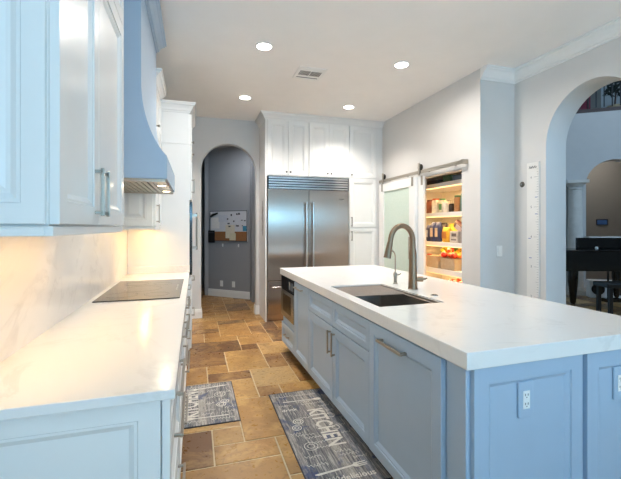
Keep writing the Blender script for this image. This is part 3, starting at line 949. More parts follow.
# ------------------------------------------------------------------ barn door, rail, pantry
DY0, DY1, DX = 4.395, 5.40, 2.785
t = thing('barn_door', 'white sliding barn door with frosted green glass pane', 'door', (DX, DY1, 0), FXN)
W = DY1 - DY0
T0, T1 = 0.0, 0.05
for nm, x0, x1, z0, z1 in (('stile', 0, 0.135, 0.015, 2.045), ('stile', W - 0.135, W, 0.015, 2.045), ('rail', 0.135, W - 0.135, 1.925, 2.045), ('rail', 0.135, W - 0.135, 0.015, 0.23)):
    MB().box(x0, x1, T0, T1, z0, z1).build(nm, M['trimw'], t, bevel=0.002)
MB().box(0.135, W - 0.135, 0.018, 0.032, 0.23, 1.925).build('glass_pane', M['frost'], t)
def hanger(par, x, wheel, y0=-0.006, y1=0.0, yw=0.006):
    h = MB(); h.box(x - 0.022, x + 0.022, y0, y1, 1.93, 2.045); h.box(x - 0.022, x + 0.022, y0, max(y1, yw + 0.008), 2.0455, 2.0525)
    if wheel: h.box(x - 0.022, x + 0.022, yw, yw + 0.008, 2.0525, 2.215)
    h = h.build('hanger', M['nickel'], par, bevel=0.001)
    if wheel:
        MB().lathe([(0.030, yw + 0.009), (0.042, yw + 0.011), (0.042, yw + 0.016), (0.036, yw + 0.021), (0.036, yw + 0.027), (0.042, yw + 0.032), (0.042, yw + 0.037), (0.03, yw + 0.039)], (x, 0, 2.160), 24, 'y').build('wheel', M['black'], h, smooth=40)
hanger(t, 0.10, True); hanger(t, W - 0.05, False)
t2 = thing('barn_door', 'second white sliding door mostly hidden behind the frosted one, its edge beside the pantry opening', 'door', (2.8385, 5.27, 0), FXN)
t2['label'] = 'second white sliding door showing only its edge beside the pantry opening'
W2_ = 1.0
for nm, x0, x1, z0, z1 in (('stile', 0, 0.135, 0.015, 2.045), ('stile', W2_ - 0.135, W2_, 0.015, 2.045), ('rail', 0.135, W2_ - 0.135, 1.925, 2.045), ('rail', 0.135, W2_ - 0.135, 0.015, 0.23)):
    MB().box(x0, x1, 0, 0.026, z0, z1).build(nm, M['trimw'], t2, bevel=0.002)
MB().box(0.135, W2_ - 0.135, 0.008, 0.018, 0.23, 1.925).build('glass_pane', M['frost'], t2)
hanger(t2, W2_ - 0.035, True, -0.0028, 0.0, -0.047)
for x in (0.0,):
    mb = MB(); mb.box(W - 0.075, W - 0.055, -0.045, -0.033, 0.95, 1.25); mb.box(W - 0.075, W - 0.055, -0.034, 0, 0.96, 0.98); mb.box(W - 0.075, W - 0.055, -0.034, 0, 1.22, 1.24)
    mb.build('handle', M['nickel'], t)
t = thing('door_rail', 'brushed metal sliding door rail on the pantry wall', 'rail', (XP, 5.445, 0), FXN)
L = 5.445 - 3.465
MB().box(0, L, -0.066, -0.056, 2.076, 2.118).build('track', M['nickel'], t, bevel=0.001)
mb = MB(); mb.box(L - 0.03, L + 0.005, -0.078, -0.0005, 2.074, 2.122)
mb.build('end_stop', M['nickel'], t, bevel=0.002)
for k in range(4):
    MB().cyl((0.25 + k * (L - 0.45) / 3, 0, 2.097), 0.014, -0.056, -0.0005, 14, 'y').build('standoff', M['bronze'], t)

# pantry closet
PX0, PX1, PY0, PY1 = XP + 0.1, 3.66, 3.38, 5.0
PW = paint('pantry_paint', (232, 224, 210), 0.6, var=0.01)
struct(MB().box(PX1, PX1 + 0.08, 3.28, PY1, -0.004, 2.6).build('wall_pantry_back', PW))
struct(MB().box(PX0, PX1, PY1, PY1 + 0.08, -0.004, 2.6).build('wall_pantry_end', PW))
struct(MB().box(PX0, PX1, PY0, PY1, 2.6, 2.65).build('ceiling_pantry', PW))
SXF = 3.10
SZ = (0.835, 1.178, 1.572, 1.955)
SZ = ((0.825, 0.065), (1.178, 0.050), (1.572, 0.052), (1.965, 0.055))
SLAB = ['white pantry shelf at the bottom above the worktop edge', 'white pantry shelf carrying the vegetable bins', 'white pantry shelf carrying the blue and yellow bags', 'white pantry shelf just under the doorway head']
SLAB = ['white pantry shelf holding the leafy greens and the pepper bin', 'white pantry shelf holding blue packets and a yellow pouch', 'white pantry shelf holding the jars and the wire basket', 'top white pantry shelf just under the doorway head']
for (z, th_), lb in zip(SZ, SLAB):
    o = thing('pantry_shelf', lb, 'shelf', (SXF, PY0, z - th_), 0, 'white shelves in the pantry')
    MB().box(0, PX1 - SXF - 0.0005, 0.0005, PY1 - PY0 - 0.0005, 0, th_).build('board', M['trimw'], o, bevel=0.002)
    MB().box(0.02, 0.035, 0.05, PY1 - PY0 - 0.05, -0.008, -0.0005).build('light_strip', M['ledp'], o)
    area_light('shelf_light', (0.05, 0.8, -0.012), (0, math.radians(-12), 0), 0.03, 1.4, 2.6, (1.0, 0.66, 0.30), o)
o = thing('pantry_shelf', 'lowest white pantry shelf with the tomato bin on it', 'shelf', (SXF, PY0, 0.44), 0, 'white shelves in the pantry')
MB().box(0, PX1 - SXF - 0.0005, 0.0005, PY1 - PY0 - 0.0005, 0, 0.05).build('board', M['trimw'], o, bevel=0.002)

# pantry goods
def rbox(name, label, cat, x, y, z, w, d, h, mat, group, rot=0.0, parts=()):
    t = thing(name, label, cat, (x, y, z + 0.0005), rot, group)
    MB().box(-d / 2, d / 2, -w / 2, w / 2, 0, h).build('carton', mat, t, bevel=0.004)
    for nm, m_, y0, y1, z0, z1 in parts:
        MB().box(-d / 2 - 0.0012, -d / 2 - 0.0002, y0, y1, z0, z1).build(nm, m_, t)
    return t
def jar(name, label, cat, x, y, z, r, h, mat, capm, group, cap='lid', band=None):
    t = thing(name, label, cat, (x, y, z + 0.0005), 0, group)
    MB().lathe([(r * 0.92, 0), (r, 0.006), (r, h * 0.80), (r * 0.85, h * 0.88)], (0, 0, 0), 20).build('body', mat, t, smooth=40)
    MB().lathe([(r * 0.88, h * 0.881), (r * 0.88, h * 0.99), (r * 0.8, h)], (0, 0, 0), 20).build(cap, capm, t, smooth=40)
    if band:
        MB().lathe([(r + 0.0006, h * 0.2), (r + 0.0012, h * 0.2), (r + 0.0012, h * 0.62), (r + 0.0006, h * 0.62)], (0, 0, 0), 20, ring=True).build('paper_label', band, t, smooth=40)
    return t
def pouch(name, label, cat, x, y, z, w, h, d, mat, group, tilt=0.0, rot=0.0, lab=None, lean=0.0):
    t = thing(name, label, cat, (x, y, z + 0.0005), 0, group)
    t.rotation_euler = (tilt, lean, rot)
    vs = []; fs = []
    N, K = 9, 16
    for i in range(N):
        s = i / (N - 1)
        dd = d / 2 * (math.sin(PI * min(1, 0.12 + s * 0.88)) ** 0.6 if s < 1 else 0.05) + 0.003
        ww = w / 2 * (1 - 0.05 * math.sin(PI * s))
        for k in range(K):
            a = 2 * PI * k / K
            ca, sa = math.cos(a), math.sin(a)
            vs.append((dd * math.copysign(abs(ca) ** 0.7, ca), ww * math.copysign(abs(sa) ** 0.7, sa), h * s))
    for i in range(N - 1):
        for k in range(K):
            fs.append((i * K + k, i * K + (k + 1) % K, (i + 1) * K + (k + 1) % K, (i + 1) * K + k))
    fs.append(list(range(K))); fs.append([(N - 1) * K + k for k in range(K)])
    MB().add(vs, fs).build('bag', mat, t, smooth=50)
    if lab:
        MB().box(-d / 2 - 0.005, -d / 2 - 0.0032, -w * 0.3, w * 0.3, h * 0.25, h * 0.7).build('paper_label', lab, t)
    return t
def bin_(label, x, y, z, w, d, h, group, mat):
    t = thing('storage_bin', label, 'storage bin', (x, y, z + 0.0005), 0, group)
    mb = MB(); q = 0.004
    mb.box(-d / 2, d / 2, -w / 2, w / 2, 0, q)
    for x0, x1, y0, y1 in ((-d / 2, -d / 2 + q, -w / 2, w / 2), (d / 2 - q, d / 2, -w / 2, w / 2), (-d / 2 + q, d / 2 - q, -w / 2, -w / 2 + q), (-d / 2 + q, d / 2 - q, w / 2 - q, w / 2)):
        mb.box(x0, x1, y0, y1, q, h)
    mb.build('box', mat, t)
    mb = MB()
    for x0, x1, y0, y1 in ((-d / 2 - 0.006, -d / 2, -w / 2 - 0.006, w / 2 + 0.006), (d / 2, d / 2 + 0.006, -w / 2 - 0.006, w / 2 + 0.006), (-d / 2, d / 2, -w / 2 - 0.006, -w / 2), (-d / 2, d / 2, w / 2, w / 2 + 0.006)):
        mb.box(x0, x1, y0, y1, h - 0.012, h)
    mb.build('rim', mat, t)
    return t
G4, G3, G2, G1 = 'goods on the top pantry shelf', 'jars and bags on the upper pantry shelf', 'packets on the middle pantry shelf', 'produce on the lower pantry shelf'
z = SZ[3][0]
rbox('box', 'dark green box at the middle of the top pantry shelf', 'box', 3.22, 4.17, z, 0.16, 0.2, 0.085, pm((60, 88, 60)), G4)
rbox('box', 'flat blue-grey box on the top pantry shelf at right', 'box', 3.22, 3.93, z, 0.24, 0.2, 0.07, pm((96, 112, 130)), G4)
rbox('tray', 'low dark tray at the left end of the top pantry shelf', 'tray', 3.22, 4.48, z, 0.26, 0.2, 0.055, pm((70, 66, 68)), G4)
rbox('box', 'dark grey tin at the right end of the top pantry shelf', 'tin', 3.22, 3.72, z, 0.14, 0.2, 0.08, pm((58, 66, 70)), G4)
z = SZ[2][0]
jar('jar', 'white jar with orange-brown lid on the upper pantry shelf', 'jar', 3.2, 4.50, z, 0.062, 0.20, pm((226, 218, 204)), pm((186, 98, 62)), G3)
jar('jar', 'brown glass jar at the left end of the upper pantry shelf', 'jar', 3.2, 4.64, z, 0.055, 0.19, pm((150, 86, 60)), pm((120, 70, 50)), G3)
jar('bottle', 'pale bottle with green label beside the white jar', 'bottle', 3.2, 4.36, z, 0.05, 0.19, pm((222, 216, 196)), pm((70, 120, 70)), G3, 'cap', pm((88, 140, 84)))
jar('jar', 'short pale jar in front of the wire basket', 'jar', 3.17, 4.25, z, 0.055, 0.14, pm((214, 208, 196)), pm((230, 226, 214)), G3)
t = thing('wire_basket', 'wire basket standing on the upper pantry shelf', 'basket', (3.36, 4.22, z + 0.0005), 0)
mb = MB()
for zz in (0.01, 0.07, 0.17):
    mb.tube([(-0.08, -0.16, zz), (-0.08, 0.16, zz), (0.08, 0.16, zz), (0.08, -0.16, zz), (-0.08, -0.16, zz)], 0.003, 6)
mb.build('hoops', M['nickel'], t)
mb = MB()
for k in range(9):
    mb.tube([(-0.08, -0.16 + k * 0.04, 0.0), (-0.08, -0.16 + k * 0.04, 0.17)], 0.002, 6)
mb.build('wires', M['nickel'], t)
jar('bottle', 'small dark bottle at the middle of the upper pantry shelf', 'bottle', 3.18, 4.15, z, 0.033, 0.11, pm((52, 40, 34)), pm((30, 30, 30)), G3, 'cap')
jar('bottle', 'brown and green spice bottle left of the blue bag', 'bottle', 3.2, 4.06, z, 0.042, 0.21, pm((156, 112, 78)), pm((70, 110, 70)), G3, 'cap')
pouch('food_pouch', 'teal food pouch on the upper pantry shelf', 'pouch', 3.22, 3.963, z, 0.11, 0.23, 0.07, pm((84, 122, 120)), G3)
pouch('food_pouch', 'grey-blue food pouch at the right end of the upper shelf', 'pouch', 3.21, 3.845, z, 0.12, 0.25, 0.07, pm((92, 112, 146)), G3)
pouch('food_pouch', 'violet-blue food pouch with red top at far right', 'pouch', 3.24, 3.72, z, 0.12, 0.27, 0.08, pm((104, 96, 140)), G3, lab=pm((190, 84, 80)))
rbox('box', 'orange-red packet lying on top of the wire basket', 'packet', 3.36, 4.16, z + 0.1735, 0.15, 0.14, 0.035, pm((206, 92, 52)), G3)
z = SZ[1][0]
for k, (y, lbl) in enumerate(((4.66, 'navy packet at the left end of the middle pantry shelf'), (4.55, 'navy packet with beige label second from the left'), (4.44, 'navy packet with beige label just left of the yellow pouch'))):
    pouch('food_packet', lbl, 'packet', 3.2, y, z, 0.10, 0.27 if k else 0.23, 0.09, pm((50, 58, 100)), G2, lab=pm((206, 186, 168)) if k else pm((170, 180, 200)))
pouch('food_packet', 'tall dark grey packet behind the navy packets', 'packet', 3.34, 4.56, z, 0.22, 0.26, 0.09, pm((70, 62, 66)), G2)
pouch('food_pouch', 'yellow pasta pouch at the middle of the pantry shelf', 'pouch', 3.2, 4.27, z, 0.15, 0.20, 0.09, pm((214, 166, 52)), G2, lab=pm((188, 120, 60)))
pouch('food_pouch', 'bright yellow bag behind the pasta pouch', 'pouch', 3.36, 4.28, z, 0.30, 0.25, 0.09, pm((232, 206, 70)), G2)
rbox('carton', 'white printed carton on the middle pantry shelf', 'carton', 3.2, 4.06, z, 0.15, 0.12, 0.15, pm((206, 198, 190)), G2, parts=(('print', pm((96, 84, 84)), -0.05, 0.04, 0.08, 0.12), ('print', pm((120, 110, 108)), -0.05, 0.05, 0.03, 0.05)))
rbox('carton', 'grey carton at the right end of the middle pantry shelf', 'carton', 3.2, 3.88, z, 0.18, 0.12, 0.15, pm((140, 134, 132)), G2)
pouch('coffee_bag', 'dark maroon bag lying tilted on the cartons', 'bag', 3.21, 4.10, z + 0.250, 0.11, 0.26, 0.09, pm((70, 34, 36)), G2, tilt=math.radians(122), lab=pm((176, 160, 160)))
z = SZ[0][0]
bin_('clear bin of beige packets at left on the lower pantry shelf', 3.22, 4.48, z, 0.27, 0.2, 0.16, G1, M['clear'])
rbox('packet', 'beige packet inside the left clear bin', 'packet', 3.22, 4.545, z + 0.005, 0.125, 0.185, 0.150, pm((214, 186, 146)), G1)
rbox('packet', 'brown packet inside the left clear bin', 'packet', 3.22, 4.415, z + 0.005, 0.125, 0.185, 0.145, pm((200, 160, 120)), G1)
bin_('clear bin of brown packets at right on the lower pantry shelf', 3.22, 4.15, z, 0.28, 0.21, 0.15, G1, M['clear'])
rbox('packet', 'dark brown packet inside the right clear bin', 'packet', 3.22, 4.15, z + 0.005, 0.26, 0.19, 0.143, pm((122, 84, 60)), G1)
def leafy(label, y, col, n, r, zz, xx=3.30):
    t = thing('lettuce', label, 'vegetable', (xx, y, zz), 0, 'leafy greens behind the pantry bins')
    mb = MB(); q = random.Random(int(y * 100))
    for k in range(n):
        a = q.uniform(0, 2 * PI); e = q.uniform(0.2, 1.2)
        mb.ball((r * 0.6 * math.cos(a) * math.cos(e), r * 0.6 * math.sin(a) * math.cos(e), 0.6 * r + r * 0.6 * math.sin(e)), r * q.uniform(0.35, 0.55), 8, 6, 0, 1, 1, q.uniform(0.5, 0.9))
    mb.build('leaves', col, t, smooth=60)
rbox('crate', 'pale crate behind the bins under the greens', 'crate', 3.47, 4.36, z, 0.66, 0.22, 0.15, pm((214, 190, 140)), G1)
leafy('yellow-green leafy head above the left bin', 4.62, pm((206, 200, 60)), 14, 0.085, z + 0.151, 3.45)
leafy('green leafy head above the bins', 4.45, pm((112, 150, 48)), 14, 0.085, z + 0.151, 3.45)
leafy('lemon yellow leafy head at the middle of the shelf', 4.29, pm((232, 200, 60)), 14, 0.08, z + 0.151, 3.45)
GP = 'red and orange peppers on the right bin'
for k, (dx, dy, dz, c, lb) in enumerate(((-0.05, 0.09, 0.0, (206, 50, 30), 'red pepper at the left on the right bin'), (-0.03, 0.0, 0.0, (222, 84, 36), 'orange-red pepper at the front middle of the right bin'),
                                         (-0.05, -0.08, 0.0, (214, 58, 36), 'red pepper at the right on the right bin'), (0.04, 0.05, 0.0, (232, 120, 50), 'orange pepper at the back left of the right bin'),
                                         (0.04, -0.06, 0.0, (236, 140, 60), 'orange pepper at the back right of the right bin'), (-0.01, 0.04, 0.05, (226, 70, 34), 'red pepper on top of the heap'))):
    t = thing('pepper', lb, 'vegetable', (3.21 + dx * 1.25, 4.15 + dy * 1.15, z + 0.1525 + dz * 1.3), 0.4 * k, GP)
    pr = []
    mb = MB(); seg = 20; vs = []; fs = []
    for i in range(9):
        s = i / 8; r0 = 0.045 * (math.sin(PI * (0.08 + 0.86 * s)) ** 0.6)
        for q in range(seg):
            a = 2 * PI * q / seg; rr = r0 * (1 + 0.10 * math.cos(4 * a))
            vs.append((rr * math.cos(a), rr * math.sin(a), 0.075 * s))
    for i in range(8):
        for q in range(seg):
            fs.append((i * seg + q, i * seg + (q + 1) % seg, (i + 1) * seg + (q + 1) % seg, (i + 1) * seg + q))
    fs += [list(range(seg)), [8 * seg + q for q in range(seg)]]
    mb.add(vs, fs).build('flesh', pm(c, 0.3), t, smooth=60)
    MB().tube([(0, 0, 0.073), (0.004, 0, 0.095)], [0.008, 0.005], 8).build('stem', pm((90, 120, 50)), t)
jar('tin_can', 'dark tin can at the right on the lower pantry shelf', 'can', 3.24, 3.92, z, 0.05, 0.16, pm((72, 48, 50)), M['steelp'], G1)
pouch('food_pouch', 'yellow net bag at the right front of the lower pantry shelf', 'pouch', 3.15, 3.82, z, 0.12, 0.11, 0.06, pm((220, 186, 70)), G1)
jar('jar', 'slim orange jar at the left end of the lower pantry shelf', 'jar', 3.2, 4.67, z, 0.04, 0.17, pm((206, 130, 60)), pm((170, 60, 40)), G1)
z = 0.49
bin_('wide clear bin heaped with tomatoes at the foot of the pantry doorway', 3.22, 4.0, z, 0.44, 0.2, 0.20, 'bins on the low pantry shelf', M['clear'])
GT = 'tomatoes in the low bin'
TL = ['red tomato nearest the doorway jamb at right', 'second red tomato from the right in the low bin', 'third red tomato from the right in the low bin', 'middle red tomato of the row in the low bin', 'third red tomato from the left in the low bin', 'second red tomato from the left in the low bin', 'leftmost red tomato in the low bin']
for k in range(7):
    t = thing('tomato', TL[k], 'tomato', (3.17 + 0.075 * (k % 2), 3.83 + 0.055 * k, z + 0.15), 0, GT)
    MB().ball((0, 0, 0.036), 0.04, 16, 10, 0, 1, 1, 0.9).build('flesh', pm((216, 58, 34), 0.3), t, smooth=60)
    MB().lathe([(0.002, 0.071), (0.012, 0.0725), (0.003, 0.078)], (0, 0, 0), 8).build('stem', pm((90, 120, 50)), t)
rbox('packet', 'yellow packet lying beneath the red tomatoes', 'packet', 3.22, 4.0, z + 0.005, 0.40, 0.18, 0.144, pm((230, 190, 90)), 'bins on the low pantry shelf')

# ------------------------------------------------------------------ things on the right walls
t = thing('growth_chart', 'tall white wooden ruler board for measuring height on the wall', 'growth chart', (XR, 3.105, 0.06), FXN)
MB().box(0, 0.145, -0.018, -0.0005, 0, 1.98).build('board', M['ruler'], t, bevel=0.002)
mb = MB()
for k in range(1, 76):
    zz = k * 0.0254
    Lh = 0.055 if k % 12 == 0 else (0.035 if k % 6 == 0 else 0.02)
    mb.box(0.145 - Lh - 0.004, 0.141, -0.0188, -0.0182, zz - 0.0012, zz + 0.0012)
mb.build('tick_marks', M['inkl'], t)
def text_mesh(s, size, name, mat, parent, loc, rot, ext=0.0006, align='CENTER', xs=1.0, offset=0.0):
    cu = bpy.data.curves.new(name, 'FONT')
    cu.body = s; cu.size = size; cu.extrude = ext; cu.align_x = align; cu.align_y = 'CENTER'; cu.resolution_u = 2; cu.offset = offset
    tmp = bpy.data.objects.new(name + '_tmp', cu); COL.objects.link(tmp)
    dg = bpy.context.evaluated_depsgraph_get()
    me = bpy.data.meshes.new_from_object(tmp.evaluated_get(dg))
    bpy.data.objects.remove(tmp); bpy.data.curves.remove(cu)
    me.materials.clear(); me.materials.append(mat)
    o = bpy.data.objects.new(name, me); COL.objects.link(o)
    o.parent = parent; o.location = loc; o.rotation_euler = rot; o.scale = (xs, 1, 1)
    return o
for k, n in enumerate(('1', '2', '3', '4', '5', '6')):
    text_mesh(n, 0.036, 'number', M['inkl'], t, (0.055, -0.0187, 0.3048 * (k + 1)), (PI / 2, 0, 0), 0.0004)
mb = MB()
for zz, x0 in ((1.62, 0.10), (1.45, 0.10), (1.20, 0.02), (1.00, 0.03)):
    mb.box(x0, x0 + 0.03, -0.0188, -0.0182, zz, zz + 0.006)
mb.build('pen_marks', M['inkblue'], t)
mb = MB()
for k in range(3):
    mb.tube([(0.03 + k * 0.03, -0.0186, 1.92), (0.04 + k * 0.03, -0.0186, 1.945), (0.05 + k * 0.03, -0.0186, 1.918), (0.06 + k * 0.03, -0.0186, 1.935)], 0.0022, 5)
mb.build('heading', M['ink'], t)
t = thing('wall_disc', 'small round dark metal disc on the wall beside the ruler', 'wall disc', (XR, 3.175, 1.83), FXN)
MB().lathe([(0.028, -0.0005), (0.03, -0.006), (0.024, -0.012), (0.012, -0.014)], (0, 0, 0), 22, 'y').build('plate', M['bronze'], t, smooth=30)
MB().lathe([(0.010, -0.0142), (0.010, -0.018), (0.006, -0.02)], (0, 0, 0), 16, 'y').build('knob', M['steelp'], t, smooth=30)
t = thing('light_switch', 'white light switch on the bluish wall return', 'light switch', (3.112, 3.28, 1.123), 0)
MB().box(-0.038, 0.038, -0.007, -0.0005, -0.058, 0.058).build('plate', M['plate'], t, bevel=0.003)
MB().box(-0.017, 0.017, -0.011, -0.0072, -0.034, 0.034).build('rocker', M['plate'], t, bevel=0.002)

# ------------------------------------------------------------------ rugs
def rug(label, loc, rotz, w, L, flip, words, scrib):
    t = thing('kitchen_rug', label, 'rug', loc, rotz, 'printed kitchen rugs')
    MB().box(-w / 2, w / 2, -L / 2, L / 2, 0.0, 0.007).build('mat', M['rug'], t, bevel=0.003)
    mb = MB()
    e = 0.006
    for x0, x1, y0, y1 in ((-w / 2 - e, -w / 2, -L / 2 - e, L / 2 + e), (w / 2, w / 2 + e, -L / 2 - e, L / 2 + e), (-w / 2, w / 2, -L / 2 - e, -L / 2), (-w / 2, w / 2, L / 2, L / 2 + e)):
        mb.box(x0, x1, y0, y1, 0, 0.006)
    mb.build('binding', M['rugedge'], t)
    for s, sz, x, y, xs in words:
        big = s == 'KITCHEN'
        text_mesh(s, sz, 'lettering', M['rugink'], t, (x, y, 0.0073), (0, 0, -PI / 2 if big else 0), 0.0002, xs=xs, offset=0.0035 if big else 0.0006)
    rq = random.Random(int(L * 100))
    for x, y, ln in scrib:
        pts = []
        n = int(ln / 0.011)
        for k in range(n):
            pts.append((x - ln / 2 + k * 0.011, y + rq.uniform(0.004, 0.016) * (-1) ** k, 0.0064))
        MB().tube(pts, 0.0024, 6).build('scribble_print', M['rugink'], t)
    # printed plates, fork and spoon
    def ring(nm, cx, cy, rs, th=0.006):
        mb = MB()
        for r in rs:
            mb.lathe([(r, 0.0071), (r, 0.0076), (r - th, 0.0076), (r - th, 0.0071)], (cx, cy, 0), 28, ring=True)
        return mb.build(nm, M['rugink'], t)
    ring('plate_print', -0.11, L * 0.10, (0.038, 0.022)); ring('plate_print', -0.14, L * 0.035, (0.034, 0.018))
    ring('plate_print', -0.11, -L * 0.16, (0.045, 0.024), 0.004); ring('cup_print', 0.14, L * 0.12, (0.032,), 0.005); ring('cup_print', 0.12, -L * 0.02, (0.026,), 0.004)
    def poly(nm, pts):
        n = len(pts)
        return MB().add([(x, y, 0.0076) for x, y in pts] + [(x, y, 0.0071) for x, y in pts],
                        [list(range(n)), list(range(2 * n - 1, n - 1, -1))] + [(i, (i + 1) % n, n + (i + 1) % n, n + i) for i in range(n)]).build(nm, M['rugink'], t)
    yf = -L * 0.37
    poly('fork_print', [(-0.17, yf - 0.024), (-0.15, yf - 0.03), (0.06, yf - 0.006), (0.08, yf - 0.018), (0.15, yf - 0.012), (0.15, yf - 0.006), (0.095, yf - 0.009), (0.095, yf - 0.002), (0.155, yf + 0.003), (0.155, yf + 0.009), (0.095, yf + 0.006), (0.095, yf + 0.013), (0.15, yf + 0.019), (0.15, yf + 0.025), (0.08, yf + 0.022), (0.06, yf + 0.006), (-0.15, yf - 0.014), (-0.17, yf - 0.016)])
    yf = L * 0.36
    poly('spoon_print', [(-0.15, yf - 0.005), (0.09, yf - 0.012), (0.11, yf - 0.026), (0.14, yf - 0.030), (0.16, yf - 0.016), (0.16, yf - 0.002), (0.14, yf + 0.010), (0.11, yf + 0.006), (0.09, yf - 0.003), (-0.15, yf + 0.006)])
    return t
W1 = (('KITCHEN', 0.165, 0.050, 0.02, 0.72), ('delicious', 0.06, 0.06, -0.53, 1.0), ('drink', 0.055, -0.13, 0.30, 1.0))
S1 = ((-0.12, 0.53, 0.16), (0.06, 0.52, 0.18), (-0.14, 0.37, 0.10), (0.08, 0.36, 0.20), (0.02, 0.40, 0.14), (-0.16, -0.03, 0.08), (-0.10, -0.06, 0.14), (-0.03, 0.16, 0.10), (0.17, 0.22, 0.07),
      (0.17, 0.0, 0.08), (0.17, -0.10, 0.08), (-0.05, -0.10, 0.12), (-0.03, -0.16, 0.12), (-0.02, -0.22, 0.12), (0.07, -0.29, 0.12), (0.10, -0.33, 0.14), (-0.12, -0.30, 0.12), (0.15, -0.37, 0.10), (-0.12, -0.38, 0.14), (-0.10, -0.52, 0.14), (0.15, 0.30, 0.10))
rug('long grey-blue printed rug reading KITCHEN in front of the sink', (0.806, 2.455, 0), 0.0, 0.45, 1.20, False, W1, S1)
W2 = (('KITCHEN', 0.17, 0.115, 0.0, 0.62),)
S2 = ((-0.10, 0.29, 0.18), (0.08, 0.29, 0.14), (-0.14, 0.20, 0.10), (0.0, 0.20, 0.10), (-0.16, 0.13, 0.08), (-0.02, 0.14, 0.08), (-0.02, 0.03, 0.08), (-0.03, -0.07, 0.08), (-0.15, -0.15, 0.10), (0.10, -0.20, 0.16), (-0.04, -0.20, 0.08), (-0.12, -0.29, 0.16), (0.06, -0.30, 0.18))
rug('small grey-blue printed rug in front of the cooktop cabinets', (0.085, 3.075, 0), PI, 0.44, 0.70, True, W2, S2)

# ------------------------------------------------------------------ ceiling lights and vent
LB = {(0.61, 3.46): 'round recessed light nearer the camera on the left', (2.03, 3.44): 'round recessed light nearer the camera on the right',
      (0.617, 4.90): 'round recessed light near the arched hall opening', (2.04, 4.865): 'round recessed light just before the refrigerator cabinets',
      (0.61, 2.03): 'round recessed light overhead just in front of the camera', (2.03, 2.01): 'round recessed light over the near half of the island'}
first = None
for (x, y), lb in LB.items():
    t = thing('recessed_light', lb, 'ceiling light', (x, y, CEIL), 0, 'recessed ceiling lights')
    MB().lathe([(0.066, -0.0005), (0.082, -0.0005), (0.082, -0.004), (0.070, -0.008), (0.066, -0.008)], (0, 0, 0), 32, ring=True).build('trim_ring', M['trimw'], t, smooth=40)
    MB().cyl((0, 0, 0), 0.0655, -0.006, -0.001, 32).build('lens', M['lamp'], t)
    area_light('lamp_light', (0, 0, -0.012), (0, 0, 0), 0.12, 0.12, (LAMP_W * (0.82 if y > 4.5 else 1.0)) if y > 3 else 1.4, LAMP_C, t, 'DISK', math.radians(118 if y > 4.5 else 162))
t = thing('air_vent', 'white louvred air vent in the ceiling between the lights', 'air vent', (1.19, 3.93, CEIL), 0)
q = 0.155
mb = MB()
for x0, x1, y0, y1 in ((-q, q, -q, -q + 0.03), (-q, q, q - 0.03, q), (-q, -q + 0.03, -q + 0.03, q - 0.03), (q - 0.03, q, -q + 0.03, q - 0.03)):
    mb.box(x0, x1, y0, y1, -0.010, -0.0005)
mb.build('frame', M['trimw'], t, bevel=0.003)
MB().box(-q + 0.03, q - 0.03, -q + 0.03, q - 0.03, -0.006, -0.0008).build('face_plate', M['trimw'], t)
MB().box(-q + 0.035, q - 0.035, q - 0.052, q - 0.038, -0.0072, -0.0062).build('slot', pm((40, 42, 46)), t)  # slots are raised dark strips, coloured as the shade in duct openings
for k in range(16):
    x = -0.113 + k * 0.0145 + (0.008 if k > 7 else -0.002)
    MB().box(x, x + 0.0085, -0.062, 0.050, -0.0072, -0.0062).build('slot', pm((40, 42, 46)), t)
    MB().prism([(x + 0.0085, -0.0062), (x + 0.0105, -0.0062), (x + 0.0040, -0.013), (x + 0.0020, -0.013)], 'y', -0.062, 0.0).build('slat', pm((206, 210, 214), 0.4, 0.02), t)

# ------------------------------------------------------------------ hall things
HM = Matrix.Translation(HA) @ Matrix.Rotation(HANG, 4, 'Z')
t = thing('notice_board', 'framed whiteboard and cork notice board covered in papers', 'notice board', (0.05, 0, 1.10), 0, None, HM)
MB().box(0, 0.90, -0.016, -0.0005, 0, 0.60).build('backing', pm((214, 214, 218), 0.4, 0.02), t)
MB().box(0.012, 0.888, -0.0175, -0.0162, 0.012, 0.19).build('cork_strip', M['cork'], t)
mb = MB()
for x0, x1, z0, z1 in ((0, 0.9, 0.588, 0.6), (0, 0.9, 0, 0.012), (0, 0.012, 0.012, 0.588), (0.888, 0.9, 0.012, 0.588)):
    mb.box(x0, x1, -0.022, -0.0164, z0, z1)
mb.build('frame', pm((70, 72, 76)), t)
q = random.Random(3)
for k, (x, zc, w_, h_, c) in enumerate(((0.14, 0.36, 0.2, 0.22, (236, 232, 228)), (0.50, 0.19, 0.22, 0.26, (220, 210, 190)), (0.56, 0.09, 0.15, 0.14, (214, 206, 176)), (0.85, 0.25, 0.07, 0.10, (70, 140, 170)), (0.33, 0.45, 0.22, 0.14, (206, 208, 216)), (0.66, 0.45, 0.18, 0.16, (214, 214, 220)))):
    MB().box(x - w_ / 2 if k != 3 else 0.80, x + w_ / 2 if k != 3 else 0.885, -0.0195 - k * 0.0004, -0.019 - k * 0.0004, zc - h_ / 2, zc + h_ / 2).build('paper', pm(c, 0.7, 0.04), t)
for k in range(12):
    x, zz = q.uniform(0.3, 0.85), q.uniform(0.27, 0.55)
    MB().box(x, x + q.uniform(0.015, 0.05), -0.026, -0.022, zz, zz + q.uniform(0.01, 0.04)).build('note', pm((50, 50, 56)), t)
mb = MB(); mb.prism([(0.02, 0.50), (0.06, 0.54), (0.20, 0.57), (0.205, 0.54), (0.10, 0.50), (0.03, 0.47)], 'y', -0.03, -0.022)
mb.build('marker_holder', M['black'], t)
t = thing('folder', 'black folder hanging at the lower left of the notice board', 'folder', (0.02, -0.024, 1.07), 0, None, HM)
MB().box(0, 0.16, -0.012, 0, 0, 0.24).build('cover', M['black'], t, bevel=0.002)
